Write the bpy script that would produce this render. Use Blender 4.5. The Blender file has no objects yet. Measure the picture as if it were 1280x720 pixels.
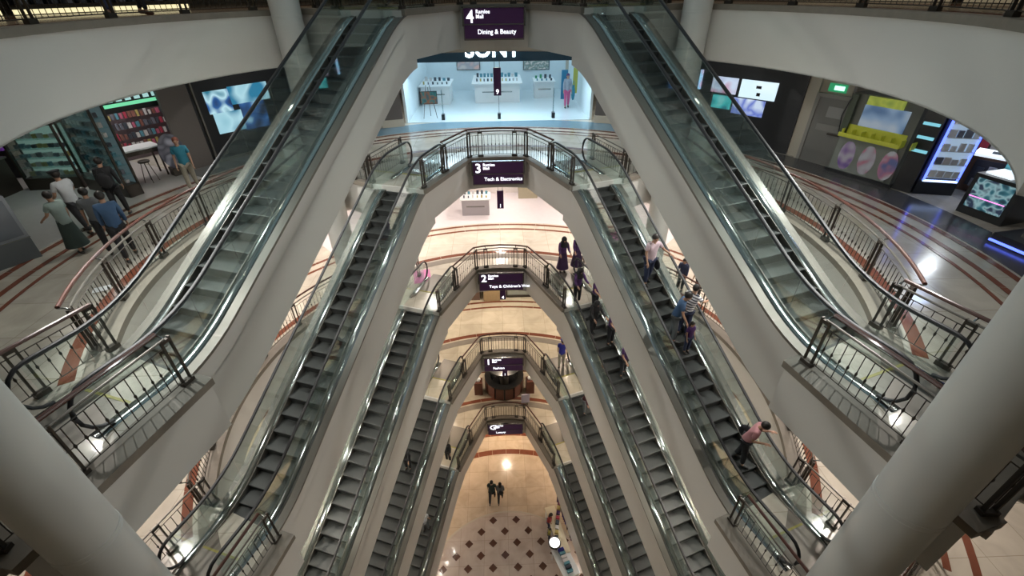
import bpy, bmesh, math, random
from mathutils import Vector, Matrix
random.seed(7)
PI = math.pi
# ------------------------------------------------------------------ camera, world, light, exposure
DH = 5.1626
CAMZ = 26.301
def cam_setup():
    p, yaw, roll = 0.5863525, 0.0251150, -0.0128941
    f = Vector((math.sin(yaw)*math.cos(p), math.cos(yaw)*math.cos(p), -math.sin(p)))
    r = Vector((math.cos(yaw), -math.sin(yaw), 0)); u = r.cross(f)
    r2 = r*math.cos(roll)+u*math.sin(roll); u2 = -r*math.sin(roll)+u*math.cos(roll)
    cd = bpy.data.cameras.new('camera'); co = bpy.data.objects.new('camera', cd)
    bpy.context.scene.collection.objects.link(co)
    m = Matrix((( r2.x, u2.x, -f.x, 0.0517), (r2.y, u2.y, -f.y, 0), (r2.z, u2.z, -f.z, CAMZ), (0, 0, 0, 1)))
    co.matrix_world = m
    cd.sensor_width = 36; cd.lens = 15.907; cd.clip_start = .05; cd.clip_end = 200
    bpy.context.scene.camera = co
cam_setup()
sc = bpy.context.scene
sc.view_settings.view_transform = 'Standard'; sc.view_settings.look = 'None'
sc.view_settings.exposure = 0.16; sc.view_settings.gamma = 1; sc.view_settings.use_curve_mapping = False
W = bpy.data.worlds.new('world'); sc.world = W; W.use_nodes = True
bg = W.node_tree.nodes['Background']; bg.inputs[0].default_value = (.70, .92, 1.0, 1); bg.inputs[1].default_value = .40
LAMP_W = {-1: 72, 0: 66, 1: 72, 2: 84, 3: 21, 4: 11}          # watts of each recessed ceiling lamp by level
FILL_W = (900, 560)
LAMP_C = {-1: (1, .78, .56), 0: (1, .80, .60), 1: (1, .85, .70), 2: (1, .91, .84), 3: (.95, .93, .85), 4: (1, .88, .72)}

COL = sc.collection
def Z(k): return (k+1)*DH
CY = 10.6
# ------------------------------------------------------------------ materials
MATS = {}
def mat(name, col=(.5, .5, .5), rough=.5, metal=0, emit=0, ecol=None, coat=0, noise=0, nscale=5, bump=0, bscale=30, ior=None):
    if name in MATS: return MATS[name]
    m = bpy.data.materials.new(name); m.use_nodes = True; nt = m.node_tree; b = nt.nodes['Principled BSDF']
    b.inputs['Base Color'].default_value = (*col, 1); b.inputs['Roughness'].default_value = rough
    b.inputs['Metallic'].default_value = metal; b.inputs['Coat Weight'].default_value = coat
    b.inputs['Coat Roughness'].default_value = .08
    if emit:
        b.inputs['Emission Color'].default_value = (*(ecol or col), 1); b.inputs['Emission Strength'].default_value = emit
    tc = nt.nodes.new('ShaderNodeTexCoord')
    n = nt.nodes.new('ShaderNodeTexNoise'); n.inputs['Scale'].default_value = nscale; n.inputs['Detail'].default_value = 6
    nt.links.new(tc.outputs['Object'], n.inputs['Vector'])
    mx = nt.nodes.new('ShaderNodeMixRGB'); mx.blend_type = 'MULTIPLY'; mx.inputs[0].default_value = noise or .06
    mx.inputs[1].default_value = (*col, 1); nt.links.new(n.outputs['Fac'], mx.inputs[2]); nt.links.new(mx.outputs[0], b.inputs['Base Color'])
    if bump:
        n2 = nt.nodes.new('ShaderNodeTexNoise'); n2.inputs['Scale'].default_value = bscale
        nt.links.new(tc.outputs['Object'], n2.inputs['Vector'])
        bp = nt.nodes.new('ShaderNodeBump'); bp.inputs['Strength'].default_value = bump; bp.inputs['Distance'].default_value = .01
        nt.links.new(n2.outputs['Fac'], bp.inputs['Height']); nt.links.new(bp.outputs[0], b.inputs['Normal'])
    MATS[name] = m; return m
def glass_mat(name, tint, gloss=.12, body=0.0, bcol=(.5, .6, .6)):
    m = bpy.data.materials.new(name); m.use_nodes = True; nt = m.node_tree; nt.nodes.clear()
    o = nt.nodes.new('ShaderNodeOutputMaterial'); t = nt.nodes.new('ShaderNodeBsdfTransparent'); t.inputs[0].default_value = (*tint, 1)
    g = nt.nodes.new('ShaderNodeBsdfGlossy'); g.inputs[1].default_value = .03; g.inputs[0].default_value = (.9, 1, 1, 1)
    fr = nt.nodes.new('ShaderNodeFresnel'); fr.inputs[0].default_value = 1.5
    mp = nt.nodes.new('ShaderNodeMath'); mp.operation = 'MULTIPLY_ADD'; mp.inputs[1].default_value = .5; mp.inputs[2].default_value = gloss*.2
    nt.links.new(fr.outputs[0], mp.inputs[0])
    mx = nt.nodes.new('ShaderNodeMixShader'); nt.links.new(mp.outputs[0], mx.inputs[0]); nt.links.new(t.outputs[0], mx.inputs[1]); nt.links.new(g.outputs[0], mx.inputs[2])
    last = mx
    if body:
        d = nt.nodes.new('ShaderNodeBsdfDiffuse'); d.inputs[0].default_value = (*bcol, 1)
        m2 = nt.nodes.new('ShaderNodeMixShader'); m2.inputs[0].default_value = body
        nt.links.new(mx.outputs[0], m2.inputs[1]); nt.links.new(d.outputs[0], m2.inputs[2]); last = m2
    nt.links.new(last.outputs[0], o.inputs[0]); MATS[name] = m; return m
def marble(name, c1, c2, tile=1.2, rough=.19):
    m = bpy.data.materials.new(name); m.use_nodes = True; nt = m.node_tree; b = nt.nodes['Principled BSDF']; b.inputs['Roughness'].default_value = rough
    b.inputs['Coat Weight'].default_value = .25; b.inputs['Coat Roughness'].default_value = .05
    tc = nt.nodes.new('ShaderNodeTexCoord')
    n = nt.nodes.new('ShaderNodeTexNoise'); n.inputs['Scale'].default_value = 1.3; n.inputs['Detail'].default_value = 8; n.inputs['Distortion'].default_value = .8
    nt.links.new(tc.outputs['Object'], n.inputs['Vector'])
    r = nt.nodes.new('ShaderNodeValToRGB'); r.color_ramp.elements[0].position = .3; r.color_ramp.elements[1].position = .7
    r.color_ramp.elements[0].color = (*c1, 1); r.color_ramp.elements[1].color = (*c2, 1); nt.links.new(n.outputs['Fac'], r.inputs[0])
    br = nt.nodes.new('ShaderNodeTexBrick'); br.inputs['Scale'].default_value = 1/tile; br.inputs['Brick Width'].default_value = 1; br.inputs['Row Height'].default_value = 1
    br.inputs['Mortar Size'].default_value = .006; br.offset = 0; br.inputs['Color1'].default_value = (1, 1, 1, 1); br.inputs['Color2'].default_value = (.86, .86, .87, 1)
    br.inputs['Mortar'].default_value = (.6, .57, .52, 1); nt.links.new(tc.outputs['Object'], br.inputs['Vector'])
    mx = nt.nodes.new('ShaderNodeMixRGB'); mx.blend_type = 'MULTIPLY'; mx.inputs[0].default_value = 1
    nt.links.new(r.outputs[0], mx.inputs[1]); nt.links.new(br.outputs[0], mx.inputs[2]); nt.links.new(mx.outputs[0], b.inputs['Base Color'])
    MATS[name] = m; return m
def screen_mat(name, cols, strength, scale=1.2, seed=0):
    m = bpy.data.materials.new(name); m.use_nodes = True; nt = m.node_tree; b = nt.nodes['Principled BSDF']; b.inputs['Base Color'].default_value = (.01, .01, .012, 1)
    tc = nt.nodes.new('ShaderNodeTexCoord'); mp = nt.nodes.new('ShaderNodeMapping'); mp.inputs['Location'].default_value = (seed, seed*.7, seed*.3)
    nt.links.new(tc.outputs['Object'], mp.inputs[0])
    n = nt.nodes.new('ShaderNodeTexNoise'); n.inputs['Scale'].default_value = scale; n.inputs['Detail'].default_value = .4; nt.links.new(mp.outputs[0], n.inputs['Vector'])
    r = nt.nodes.new('ShaderNodeValToRGB'); e = r.color_ramp.elements
    while len(e) < len(cols): e.new(.5)
    for i, c in enumerate(cols): e[i].position = .3+.4*i/(len(cols)-1); e[i].color = (*c, 1)
    nt.links.new(n.outputs['Fac'], r.inputs[0]); nt.links.new(r.outputs[0], b.inputs['Emission Color']); b.inputs['Emission Strength'].default_value = strength
    MATS[name] = m; return m
def step_mat():
    m = mat('step_metal', (.050, .052, .050), .5, .2); nt = m.node_tree; b = nt.nodes['Principled BSDF']
    tc = nt.nodes.new('ShaderNodeTexCoord'); w = nt.nodes.new('ShaderNodeTexWave'); w.bands_direction = 'Y'; w.inputs['Scale'].default_value = 16
    nt.links.new(tc.outputs['Object'], w.inputs['Vector']); bp = nt.nodes.new('ShaderNodeBump'); bp.inputs['Strength'].default_value = .5; bp.inputs['Distance'].default_value = .006
    nt.links.new(w.outputs['Fac'], bp.inputs['Height']); nt.links.new(bp.outputs[0], b.inputs['Normal']); return m
M_white = mat('white_paint', (.60, .575, .535), .55, noise=.05, nscale=.6)
M_ceil = mat('ceiling_paint', (.66, .63, .58), .7)
M_colp = mat('column_paint', (.58, .58, .55), .38, noise=.05, nscale=.5, coat=.15)
M_coping = mat('coping_stone', (.235, .20, .16), .6, noise=.35, nscale=4)
M_steel = mat('brushed_steel', (.30, .32, .315), .12, .9, noise=.04, nscale=2)
M_steel_d = mat('satin_steel', (.17, .155, .135), .45, .5, noise=.08, nscale=2)
M_step = step_mat()
M_rubber = mat('black_rubber', (.018, .018, .02), .55)
M_dark = mat('dark_metal', (.07, .058, .048), .4, .6)
M_wood = mat('red_brown_wood', (.11, .035, .022), .38, noise=.4, nscale=6, coat=.1)
M_yellow = mat('safety_yellow', (.30, .27, .05), .5)
M_glass = glass_mat('balustrade_glass', (.945, .978, .970), .05)
M_shopglass = glass_mat('shop_glass', (.9, .96, .96), .1)
M_floorL = {k: marble('cream_marble_%s' % n, c1, c2) for k, n, c1, c2 in
            ((-1, 'hall', (.50, .39, .28), (.66, .54, .42)), (0, 'low', (.46, .40, .31), (.60, .53, .42)), (1, 'first', (.50, .43, .32), (.64, .57, .44)),
             (2, 'second', (.52, .46, .38), (.66, .60, .50)), (3, 'third', (.42, .39, .33), (.58, .54, .47)), (4, 'fourth', (.36, .29, .20), (.52, .42, .31)))}
M_pale = marble('pale_pink_marble', (.52, .42, .36), (.64, .55, .49), 1.36)
M_band = mat('red_stone', (.22, .075, .045), .16, noise=.35, nscale=3, coat=.3)
M_brownst = mat('brown_stone', (.12, .055, .038), .16, noise=.35, nscale=3, coat=.3)
M_shopfloor = mat('grey_shop_tile', (.20, .20, .20), .25, noise=.3, nscale=2)
M_black = mat('black_panel', (.012, .013, .016), .3)
M_navy = mat('sign_purple', (.045, .016, .055), .35, emit=.02, ecol=(.35, .08, .45))
M_txt = mat('lit_letter', (1, 1, 1), .5, emit=1.6, ecol=(.9, .93, 1))
M_disc = mat('lamp_disc', (1, 1, 1), .5, emit=14, ecol=(1, .93, .82))
M_bead = mat('lamp_trim', (.7, .7, .68), .4)
# ------------------------------------------------------------------ mesh helpers
class MB:
    def __init__(s): s.v = []; s.f = []
    def quad(s, a, b, c, d):
        n = len(s.v); s.v += [tuple(a), tuple(b), tuple(c), tuple(d)]; s.f.append((n, n+1, n+2, n+3))
    def box(s, cx, cy, cz, sx, sy, sz, rz=0, rx=0, ry=0):
        n = len(s.v); R = Matrix.Rotation(rz, 3, 'Z') @ Matrix.Rotation(ry, 3, 'Y') @ Matrix.Rotation(rx, 3, 'X')
        for z in (-1, 1):
            for x, y in ((-1, -1), (1, -1), (1, 1), (-1, 1)):
                p = R @ Vector((x*sx/2, y*sy/2, z*sz/2)); s.v.append((p.x+cx, p.y+cy, p.z+cz))
        s.f += [(n+3, n+2, n+1, n), (n+4, n+5, n+6, n+7), (n, n+1, n+5, n+4), (n+1, n+2, n+6, n+5), (n+2, n+3, n+7, n+6), (n+3, n, n+4, n+7)]
        return s
    def prism(s, pts, z0, z1):      # ccw polygon
        n = len(s.v); k = len(pts)
        s.v += [(x, y, z0) for x, y in pts]+[(x, y, z1) for x, y in pts]
        s.f.append(tuple(range(n+k-1, n-1, -1))); s.f.append(tuple(range(n+k, n+2*k)))
        for i in range(k): j = (i+1) % k; s.f.append((n+i, n+j, n+k+j, n+k+i))
        return s
    def sweep(s, secs, closed=True, caps=True):      # list of rings of points
        n = len(s.v); k = len(secs[0])
        for r in secs: s.v += [tuple(p) for p in r]
        for i in range(len(secs)-1):
            for j in range(k if closed else k-1):
                a = n+i*k+j; b = n+i*k+(j+1) % k; s.f.append((a, b, b+k, a+k))
        if caps and closed: s.f.append(tuple(range(n+k-1, n-1, -1))); s.f.append(tuple(range(n+(len(secs)-1)*k, n+len(secs)*k)))
        return s
    def tube(s, pts, r, seg=6, ry=None):
        pts = [Vector(p) for p in pts]; secs = []
        for i, p in enumerate(pts):
            d = (pts[min(i+1, len(pts)-1)]-pts[max(i-1, 0)]).normalized()
            up = Vector((0, 0, 1)) if abs(d.z) < .95 else Vector((0, 1, 0))
            a = d.cross(up).normalized(); b = a.cross(d).normalized()
            rr = r[i] if isinstance(r, (list, tuple)) else r
            secs.append([p+a*math.cos(t)*rr+b*math.sin(t)*(rr*(ry or 1)) for t in [2*PI*q/seg for q in range(seg)]])
        return s.sweep(secs)
    def lathe(s, prof, cx=0, cy=0, seg=20):
        secs = [[(cx+r*math.cos(t), cy+r*math.sin(t), z) for t in [2*PI*q/seg for q in range(seg)]] for r, z in prof]
        return s.sweep(secs)
    def ell(s, cx, cy, cz, rx, ry, rz, seg=12, rings=7):
        secs = []
        for i in range(rings+1):
            a = PI*i/rings-PI/2; q = max(math.cos(a), .02)
            secs.append([(cx+rx*q*math.cos(t), cy+ry*q*math.sin(t), cz+rz*math.sin(a)) for t in [2*PI*h/seg for h in range(seg)]])
        return s.sweep(secs)
    def ring(s, r0, r1, z0, z1, a0=0, a1=2*PI, seg=96):      # angle from +y clockwise around atrium centre
        secs = []
        for i in range(seg+1):
            a = a0+(a1-a0)*i/seg; sx, cy = math.sin(a), math.cos(a)
            secs.append([(r0*sx, CY+r0*cy, z0), (r1*sx, CY+r1*cy, z0), (r1*sx, CY+r1*cy, z1), (r0*sx, CY+r0*cy, z1)])
        return s.sweep(secs)
    def mesh(s, name, m, smooth=False):
        me = bpy.data.meshes.new(name); me.from_pydata(s.v, [], s.f)
        bm = bmesh.new(); bm.from_mesh(me); bmesh.ops.recalc_face_normals(bm, faces=bm.faces); bm.to_mesh(me); bm.free()
        me.materials.append(m)
        if smooth:
            me.shade_smooth()
            try: me.set_sharp_from_angle(angle=.7)
            except Exception: pass
        return me
    def build(s, name, m, parent=None, smooth=False):
        o = bpy.data.objects.new(name, s.mesh(name, m, smooth)); COL.objects.link(o)
        if parent: o.parent = parent
        return o
def inst(me, name, parent, loc=(0, 0, 0), rz=0):
    o = bpy.data.objects.new(name, me); COL.objects.link(o); o.parent = parent; o.location = loc; o.rotation_euler = (0, 0, rz); return o
def thing(name, label, cat, loc=(0, 0, 0), rz=0, group=None):
    o = bpy.data.objects.new(name, None); o.empty_display_size = .2; COL.objects.link(o); o.location = loc; o.rotation_euler = (0, 0, rz)
    return tag(o, label, cat, group)
def tag(o, label, cat, group=None):
    o['label'] = label; o['category'] = cat
    if group: o['group'] = group
    return o
def struct(o): o['kind'] = 'structure'; return o
def text(s, size, m, parent, loc, rz=0, name='lettering', align='LEFT', ext=.006, tilt=PI/2, bold=.0):
    c = bpy.data.curves.new(name, 'FONT'); c.body = s; c.size = size; c.extrude = ext; c.align_x = align; c.resolution_u = 3; c.offset = bold
    t = bpy.data.objects.new(name, c); COL.objects.link(t)
    dg = bpy.context.evaluated_depsgraph_get(); me = bpy.data.meshes.new_from_object(t.evaluated_get(dg)); bpy.data.objects.remove(t)
    me.materials.clear(); me.materials.append(m)
    o = bpy.data.objects.new(name, me); COL.objects.link(o); o.parent = parent; o.location = loc; o.rotation_euler = (tilt, 0, rz); return o
NAMES = {4: 'fourth', 3: 'third', 2: 'second', 1: 'first', 0: 'ground', -1: 'lowest'}
D2 = PI/180
# ------------------------------------------------------------------ structure: ring slabs
CEIL = {}
R0 = 8.35; RW = 22.0
AL = 0.32721921; SA, CA = math.sin(AL), math.cos(AL)
XC, YC = 2.528, 14.629
def E2(sg, t, u): return (sg*(XC+t*SA+u*CA), YC-t*CA+u*SA)
def slab_poly(polys, k, sl):
    pass
for k in range(5):
    z = Z(k); a0, a1 = (-128*D2, 128*D2) if k < 4 else (-136*D2, 136*D2)
    struct(MB().ring(R0+.02, RW, z-.03, z, a0, a1).build('floor', M_floorL[k]))
    CEIL[k] = struct(MB().ring(R0, RW, z-1.5, z-1.47, a0, a1).build('ceiling', M_ceil))
    struct(MB().ring(R0, R0+.12, z-1.5, z-.13, a0, a1).build('wall_atrium_edge', M_white, smooth=True))
    tr = MB().ring(R0-.05, R0+.34, z-.13, z+.015, a0, a1); struct(tr.build('trim_1', M_coping))
    # centre landing that carries the escalator heads
    for sg in (-1, 1):
        pass
    arc = [(x, 17.87+.16*(1-(x/1.18)**2)) for x in (-1.18, -.6, 0, .6, 1.18)]
    right = [(1.18, 17.87), E2(1, 0, 0), E2(1, 0, 1.9), E2(1, -.2, 2.75), (5.9, 16.3)]
    left = [(-x, y) for x, y in right]
    backr = [(3.2, 18.6), (0, 19.05), (-3.2, 18.6)]
    poly = left[::-1][:-1]+arc+right[1:]+backr
    struct(MB().prism(poly, z-1.27, z-.004).build('floor', M_white))
    inner = [(x*.985, 10.6+(y-10.6)*1.012) for x, y in poly]
    struct(MB().prism([(x, y) for x, y in inner], z-.01, z+.006).build('floor', M_floorL[k]))
    # coping along the landing edge
    cp = MB(); path = [(-5.9, 16.3), E2(-1, -.2, 2.75), E2(-1, 0, 1.95)]
    for seg in ([E2(-1, 0, 0)]+arc+[E2(1, 0, 0)], path, [(-x, y) for x, y in path]):
        for q_, ((x0, y0), (x1, y1)) in enumerate(zip(seg, seg[1:])):
            L = math.hypot(x1-x0, y1-y0); cp.box((x0+x1)/2, (y0+y1)/2+.05, z-.05-.003*(q_ % 2)-(.004 if seg is not path else 0), L+.08, .26, .16, math.atan2(y1-y0, x1-x0))
    struct(cp.build('trim_2', M_coping))
# bottom landing pads (the floor the escalator arrives on)
for k in range(0, 4):
    for sg in (-1, 1):
        z = Z(k); P = [E2(sg, 9.15, .05), E2(sg, 9.15, -.38), E2(sg, 12.2, -.68), (sg*9.6, 5.0), (sg*10.5, 7.0), E2(sg, 8.9, 2.2)]
        if sg > 0: P = P[::-1]
        struct(MB().prism(P, z-1.14, z-.11).build('floor', M_white))
        g = MB(); Q = [E2(sg, 9.2, .05), E2(sg, 9.2, -.2), E2(sg, 12.1, -.5), (sg*9.6, 5.05), (sg*10.5, 7.0), E2(sg, 9.0, 2.1)]
        struct(MB().prism(Q if sg < 0 else Q[::-1], z-.11, z+.008).build('floor', M_floorL[k]))
        (x0, y0), (x1, y1) = E2(sg, 9.12, -.17), E2(sg, 12.3, -.48)
        cp = MB().box((x0+x1)/2, (y0+y1)/2, z-.04, math.hypot(x1-x0, y1-y0), .5, .14, math.atan2(y1-y0, x1-x0))
        (x0, y0), (x1, y1) = E2(sg, 12.2, -.6), (sg*9.6, 5.0)
        cp.box((x0+x1)/2, (y0+y1)/2, z-.048, math.hypot(x1-x0, y1-y0), .3, .14, math.atan2(y1-y0, x1-x0))
        (x0, y0), (x1, y1) = E2(sg, 9.2, -.38), E2(sg, 9.2, 0.0)
        cp.box((x0+x1)/2, (y0+y1)/2, z-.045, math.hypot(x1-x0, y1-y0)+.02, .22, .138, math.atan2(y1-y0, x1-x0))
        struct(cp.build('trim_3', M_coping))
# hall floor, level five underside, outer walls
struct(MB().ring(4.65, RW, -.05, 0).build('floor', M_floorL[-1]))
fl = struct(MB().ring(.0005, 4.65, -.05, .001, seg=64).build('floor', M_pale))
CEIL[5] = struct(MB().ring(R0, RW, Z(5)-1.5, Z(5)).build('ceiling', M_ceil))
struct(MB().ring(R0-.05, R0+.05, Z(5)-1.6, Z(5)+.02).build('wall_upper_edge', M_white))
M_outer = mat('beige_wall', (.50, .44, .36), .6)
struct(MB().ring(RW, RW+.2, -.1, Z(5)+.1, seg=64).build('wall_outer', M_outer))
# inlaid stone bands, one object per arc piece
def band(parent, r, w, z, m, a0, a1, n):
    for i in range(n):
        b0 = a0+(a1-a0)*i/n; b1 = a0+(a1-a0)*(i+1)/n-.0015
        MB().ring(r-w/2, r+w/2, z, z+.004, b0, b1, seg=4).build('stone_band', m, BANDP[0])
BANDP = [None]
for k in range(-1, 5):
    fl_ = struct(MB().ring(R0+.36, R0+.40, Z(k)+.001, Z(k)+.004, -125*D2, 125*D2).build('floor', M_floorL[k])) if k >= 0 else fl
    BANDP[0] = fl_
    if k >= 0:
        for r, w, m in ((8.92, .24, M_band), (11.42, .15, M_band), (11.97, .17, M_band), (8.52, .08, M_band)):
            if k == 0 and r > 9: m, w = M_brownst, .32
            band(None, r, w, Z(k)+.006+(.002 if r < 9 else 0), m, -122*D2, 122*D2, 26)
        if k == 3: band(None, 11.0, .1, Z(k)+.006, M_band, -122*D2, 122*D2, 26)
    else:
        band(None, 8.9, .38, .003, M_band, -60*D2, 60*D2, 20); band(None, 10.4, .38, .003, M_band, -60*D2, 60*D2, 20)
        band(None, 4.66, .10, .003, M_outer, -80*D2, 80*D2, 12)
# diamond inlays in the hall
dm = MB().prism([(0, -.235), (.235, 0), (0, .235), (-.235, 0)], .001, .006).mesh('diamond_tile', M_brownst)
for j in range(-13, 8):
    for i in range(-5, 6):
        x = -.87+i*1.36+(.68 if j % 2 else 0); y = 14.75+j*.66 if j <= 0 else 99
        if math.hypot(x, y-CY) < 4.5: inst(dm, 'diamond_tile', fl, (x, y, 0))
# grey shop floors beyond the bands on level three
struct(MB().ring(12.15, 13.3, Z(3), Z(3)+.006, -62*D2, -30*D2, 24).build('floor', M_shopfloor))
struct(MB().ring(12.15, 21.9, Z(3), Z(3)+.006, -100*D2, -62*D2, 24).build('floor', mat('pale_grey_tile', (.42, .40, .38), .3, noise=.2)))
struct(MB().ring(12.15, 13.3, Z(3), Z(3)+.006, 30*D2, 110*D2, 30).build('floor', mat('slate_tile', (.085, .085, .09), .2, noise=.3, nscale=2)))
struct(MB().ring(12.15, 13.5, Z(3), Z(3)+.006, -29*D2, 29*D2, 30).build('floor', mat('blue_grey_tile', (.16, .26, .33), .2, noise=.2, nscale=2)))
# ------------------------------------------------------------------ columns
def column(x, y, label, r=.385, zj=None):
    t = thing('column', label, 'column', (x, y, 0))
    MB().lathe([(r, 0), (r, Z(5))], seg=48).build('shaft', M_colp, t, True)
    for k in range(0, 5):
        z = Z(k)-.15 if zj is None else zj-(3-k)*DH
        MB().lathe([(r-.01, z-.06), (r+.007, z-.055), (r+.007, z-.04), (r+.001, z-.035), (r+.001, z+.02), (r+.007, z+.025), (r+.007, z+.04), (r-.01, z+.045)], seg=48).build('joint_ring', M_colp, t, True)
column(-5.27, 3.18, 'thick round white column crossing the lower left corner in front of the camera', .365, 20.62)
column(5.34, 3.24, 'thick round white column crossing the lower right corner in front of the camera', .40, 20.62)
column(-6.05, 15.66, 'round white column at the top left behind the left upper escalator', .42)
column(6.08, 15.66, 'round white column at the top right behind the right upper escalator', .42)
# ------------------------------------------------------------------ escalators
T1, T2, WB, SL = -.128, 8.82, .85, .577
def zp(t):
    if t <= T1-WB: return 0.
    if t < T1+WB: return -(SL/(4*WB))*(t-(T1-WB))**2
    if t <= T2-WB: return -SL*(t-T1)
    if t < T2+WB: return -DH+(SL/(4*WB))*(T2+WB-t)**2
    return -DH
def trange(a, b, n): return [a+(b-a)*i/n for i in range(n+1)]
def esc_proto(sg):
    f = 1 if sg > 0 else -1
    P = lambda t, u, z: (t, u*f, z)
    parts = []
    ts = trange(-.9, 9.9, 44); tl = trange(-2.3, 10.6, 54)
    def strip(name, u0, u1, z0, z1, m, ts=ts, smooth=False):
        b = MB(); b.sweep([[P(t, u0, zp(t)+z0), P(t, u1, zp(t)+z0), P(t, u1, zp(t)+z1), P(t, u0, zp(t)+z1)] for t in ts]); parts.append((name, b.mesh(name, m, smooth)))
    strip('truss_cladding', 0, 1.86, -1.48, -.42, M_white, trange(-.6, 9.6, 40))
    for side in (0, 1):
        u = (lambda v: v) if side == 0 else (lambda v: 1.86-v)
        strip('side_fascia', u(0), u(.03), -.44, -.03, M_white, trange(-.6, 9.5, 40))
        strip('outer_deck', u(-.02), u(.185), -.06, .0, M_steel_d, ts)
        cv = [(.19+.215*q/8, .028*(1-((q-4)/4)**2)) for q in range(9)]
        bd = MB(); bd.sweep([[P(t, u(.405), zp(t)-.05), P(t, u(.19), zp(t)-.05)]+[P(t, u(a_), zp(t)+.004+c_) for a_, c_ in cv] for t in tl]); parts.append(('inner_deck', bd.mesh('inner_deck', M_steel, True)))
        strip('skirt_panel', u(.40), u(.415), -.40, .03, M_steel_d, tl)
        uc = u(.27)
        for a, b_ in [(x, x+1.14) for x in [-2.0+1.155*i for i in range(11)]]:
            pan = MB(); pan.sweep([[P(t, uc-.006, zp(t)+.03), P(t, uc+.006, zp(t)+.03), P(t, uc+.006, zp(t)+.90), P(t, uc-.006, zp(t)+.90)] for t in trange(a, min(b_, 10.35), 6)])
            parts.append(('glass_panel', pan.mesh('glass_panel', M_glass)))
        hr = []; 
        for i in range(9): a = -PI/2+PI*i/8; hr.append(P(-2.0-.36*math.cos(a), uc, zp(-2)+.50+.43*math.sin(a)))
        hr += [P(t, uc, zp(t)+.94) for t in trange(-1.85, 10.2, 50)]
        for i in range(9): a = PI/2-PI*i/8; hr.append(P(10.3+.36*math.cos(a), uc, -DH+.50+.43*math.sin(a)))
        b = MB().tube(hr, .042, 8, .7); parts.append(('handrail', b.mesh('handrail', M_rubber, True)))
        g = [P(t, uc, zp(t)+.90) for t in trange(-2.0, 10.3, 54)]
        b = MB().tube(g, .022, 4); parts.append(('handrail_guide', b.mesh('handrail_guide', M_steel)))
    for (a, b_) in ((-2.6, -1.25), (9.95, 11.9)):
        z = zp(a) if a < 0 else -DH
        parts.append(('floor_plate', MB().box((a+b_)/2, .93*f, z+.006, b_-a, 1.05, .03).mesh('floor_plate', M_steel_d)))
    parts.append(('comb_plate', MB().box(-1.22, .93*f, .012, .05, 1.03, .03).mesh('comb_plate', M_yellow)))
    parts.append(('comb_plate', MB().box(9.93, .93*f, -DH+.012, .05, 1.03, .03).mesh('comb_plate', M_yellow)))
    parts.append(('soffit_light_strip', MB().sweep([[P(t, .9, zp(t)-1.485), P(t, .96, zp(t)-1.485), P(t, .96, zp(t)-1.478), P(t, .9, zp(t)-1.478)] for t in trange(.4, 8.6, 20)]).mesh('soffit_light_strip', M_bead)))
    sm = MB(); n = 6
    prof = [(-.03, 0), (.385, 0), (.40, -.01)]+[(.40-.035*math.sin(PI*.5*i/5)-.0, -.01-.22*i/5) for i in range(1, 6)]+[(.33, -.23), (.33, -.05), (-.03, -.05)]
    sm.sweep([[(x, yy, zz) for x, zz in prof] for yy in (-.515, .515)])
    smesh = sm.mesh('step', M_step)
    edge = MB().box(.386, 0, .003, .02, 1.0, .008).mesh('step_edge', mat('step_edge_line', (.16, .155, .12), .5))
    dl = MB().lathe([(.085, 0), (.085, -.015)], seg=12).mesh('downlight', mat('soffit_disc', (1, 1, 1), .5, emit=70, ecol=(1, .95, .86)))
    return parts, smesh, dl
PROTO = {sg: esc_proto(sg) for sg in (-1, 1)}
def escalator(k, sg, label):
    rz = math.atan2(-CA, sg*SA)
    t = thing('escalator', label, 'escalator', (sg*XC, YC, Z(k)), rz, 'escalators crossing the atrium')
    parts, smesh, dl = PROTO[sg]; f = sg
    for n, me in parts: inst(me, n, t)
    for i in range(28):
        a = -1.15+i*.4; inst(smesh, 'step', t, (a, .93*f, zp(a+.2)-.075))
    for i in range(10):
        a = .2+i*.92
        inst(dl, 'downlight', t, (a, .93*f, zp(a)-1.488))
side = {-1: 'left', 1: 'right'}
lev = {4: 'topmost {} escalator, nearest the camera, running from the level 4 landing', 3: 'second {} escalator down, starting beside the level 3 sign',
       2: 'third {} escalator down, starting beside the level 2 sign', 1: 'fourth {} escalator down, starting beside the level 1 sign',
       0: 'lowest and innermost {} escalator, dropping to the diamond patterned hall floor'}
for k in range(5):
    for sg in (-1, 1): escalator(k, sg, lev[k].format(side[sg]))
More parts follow.
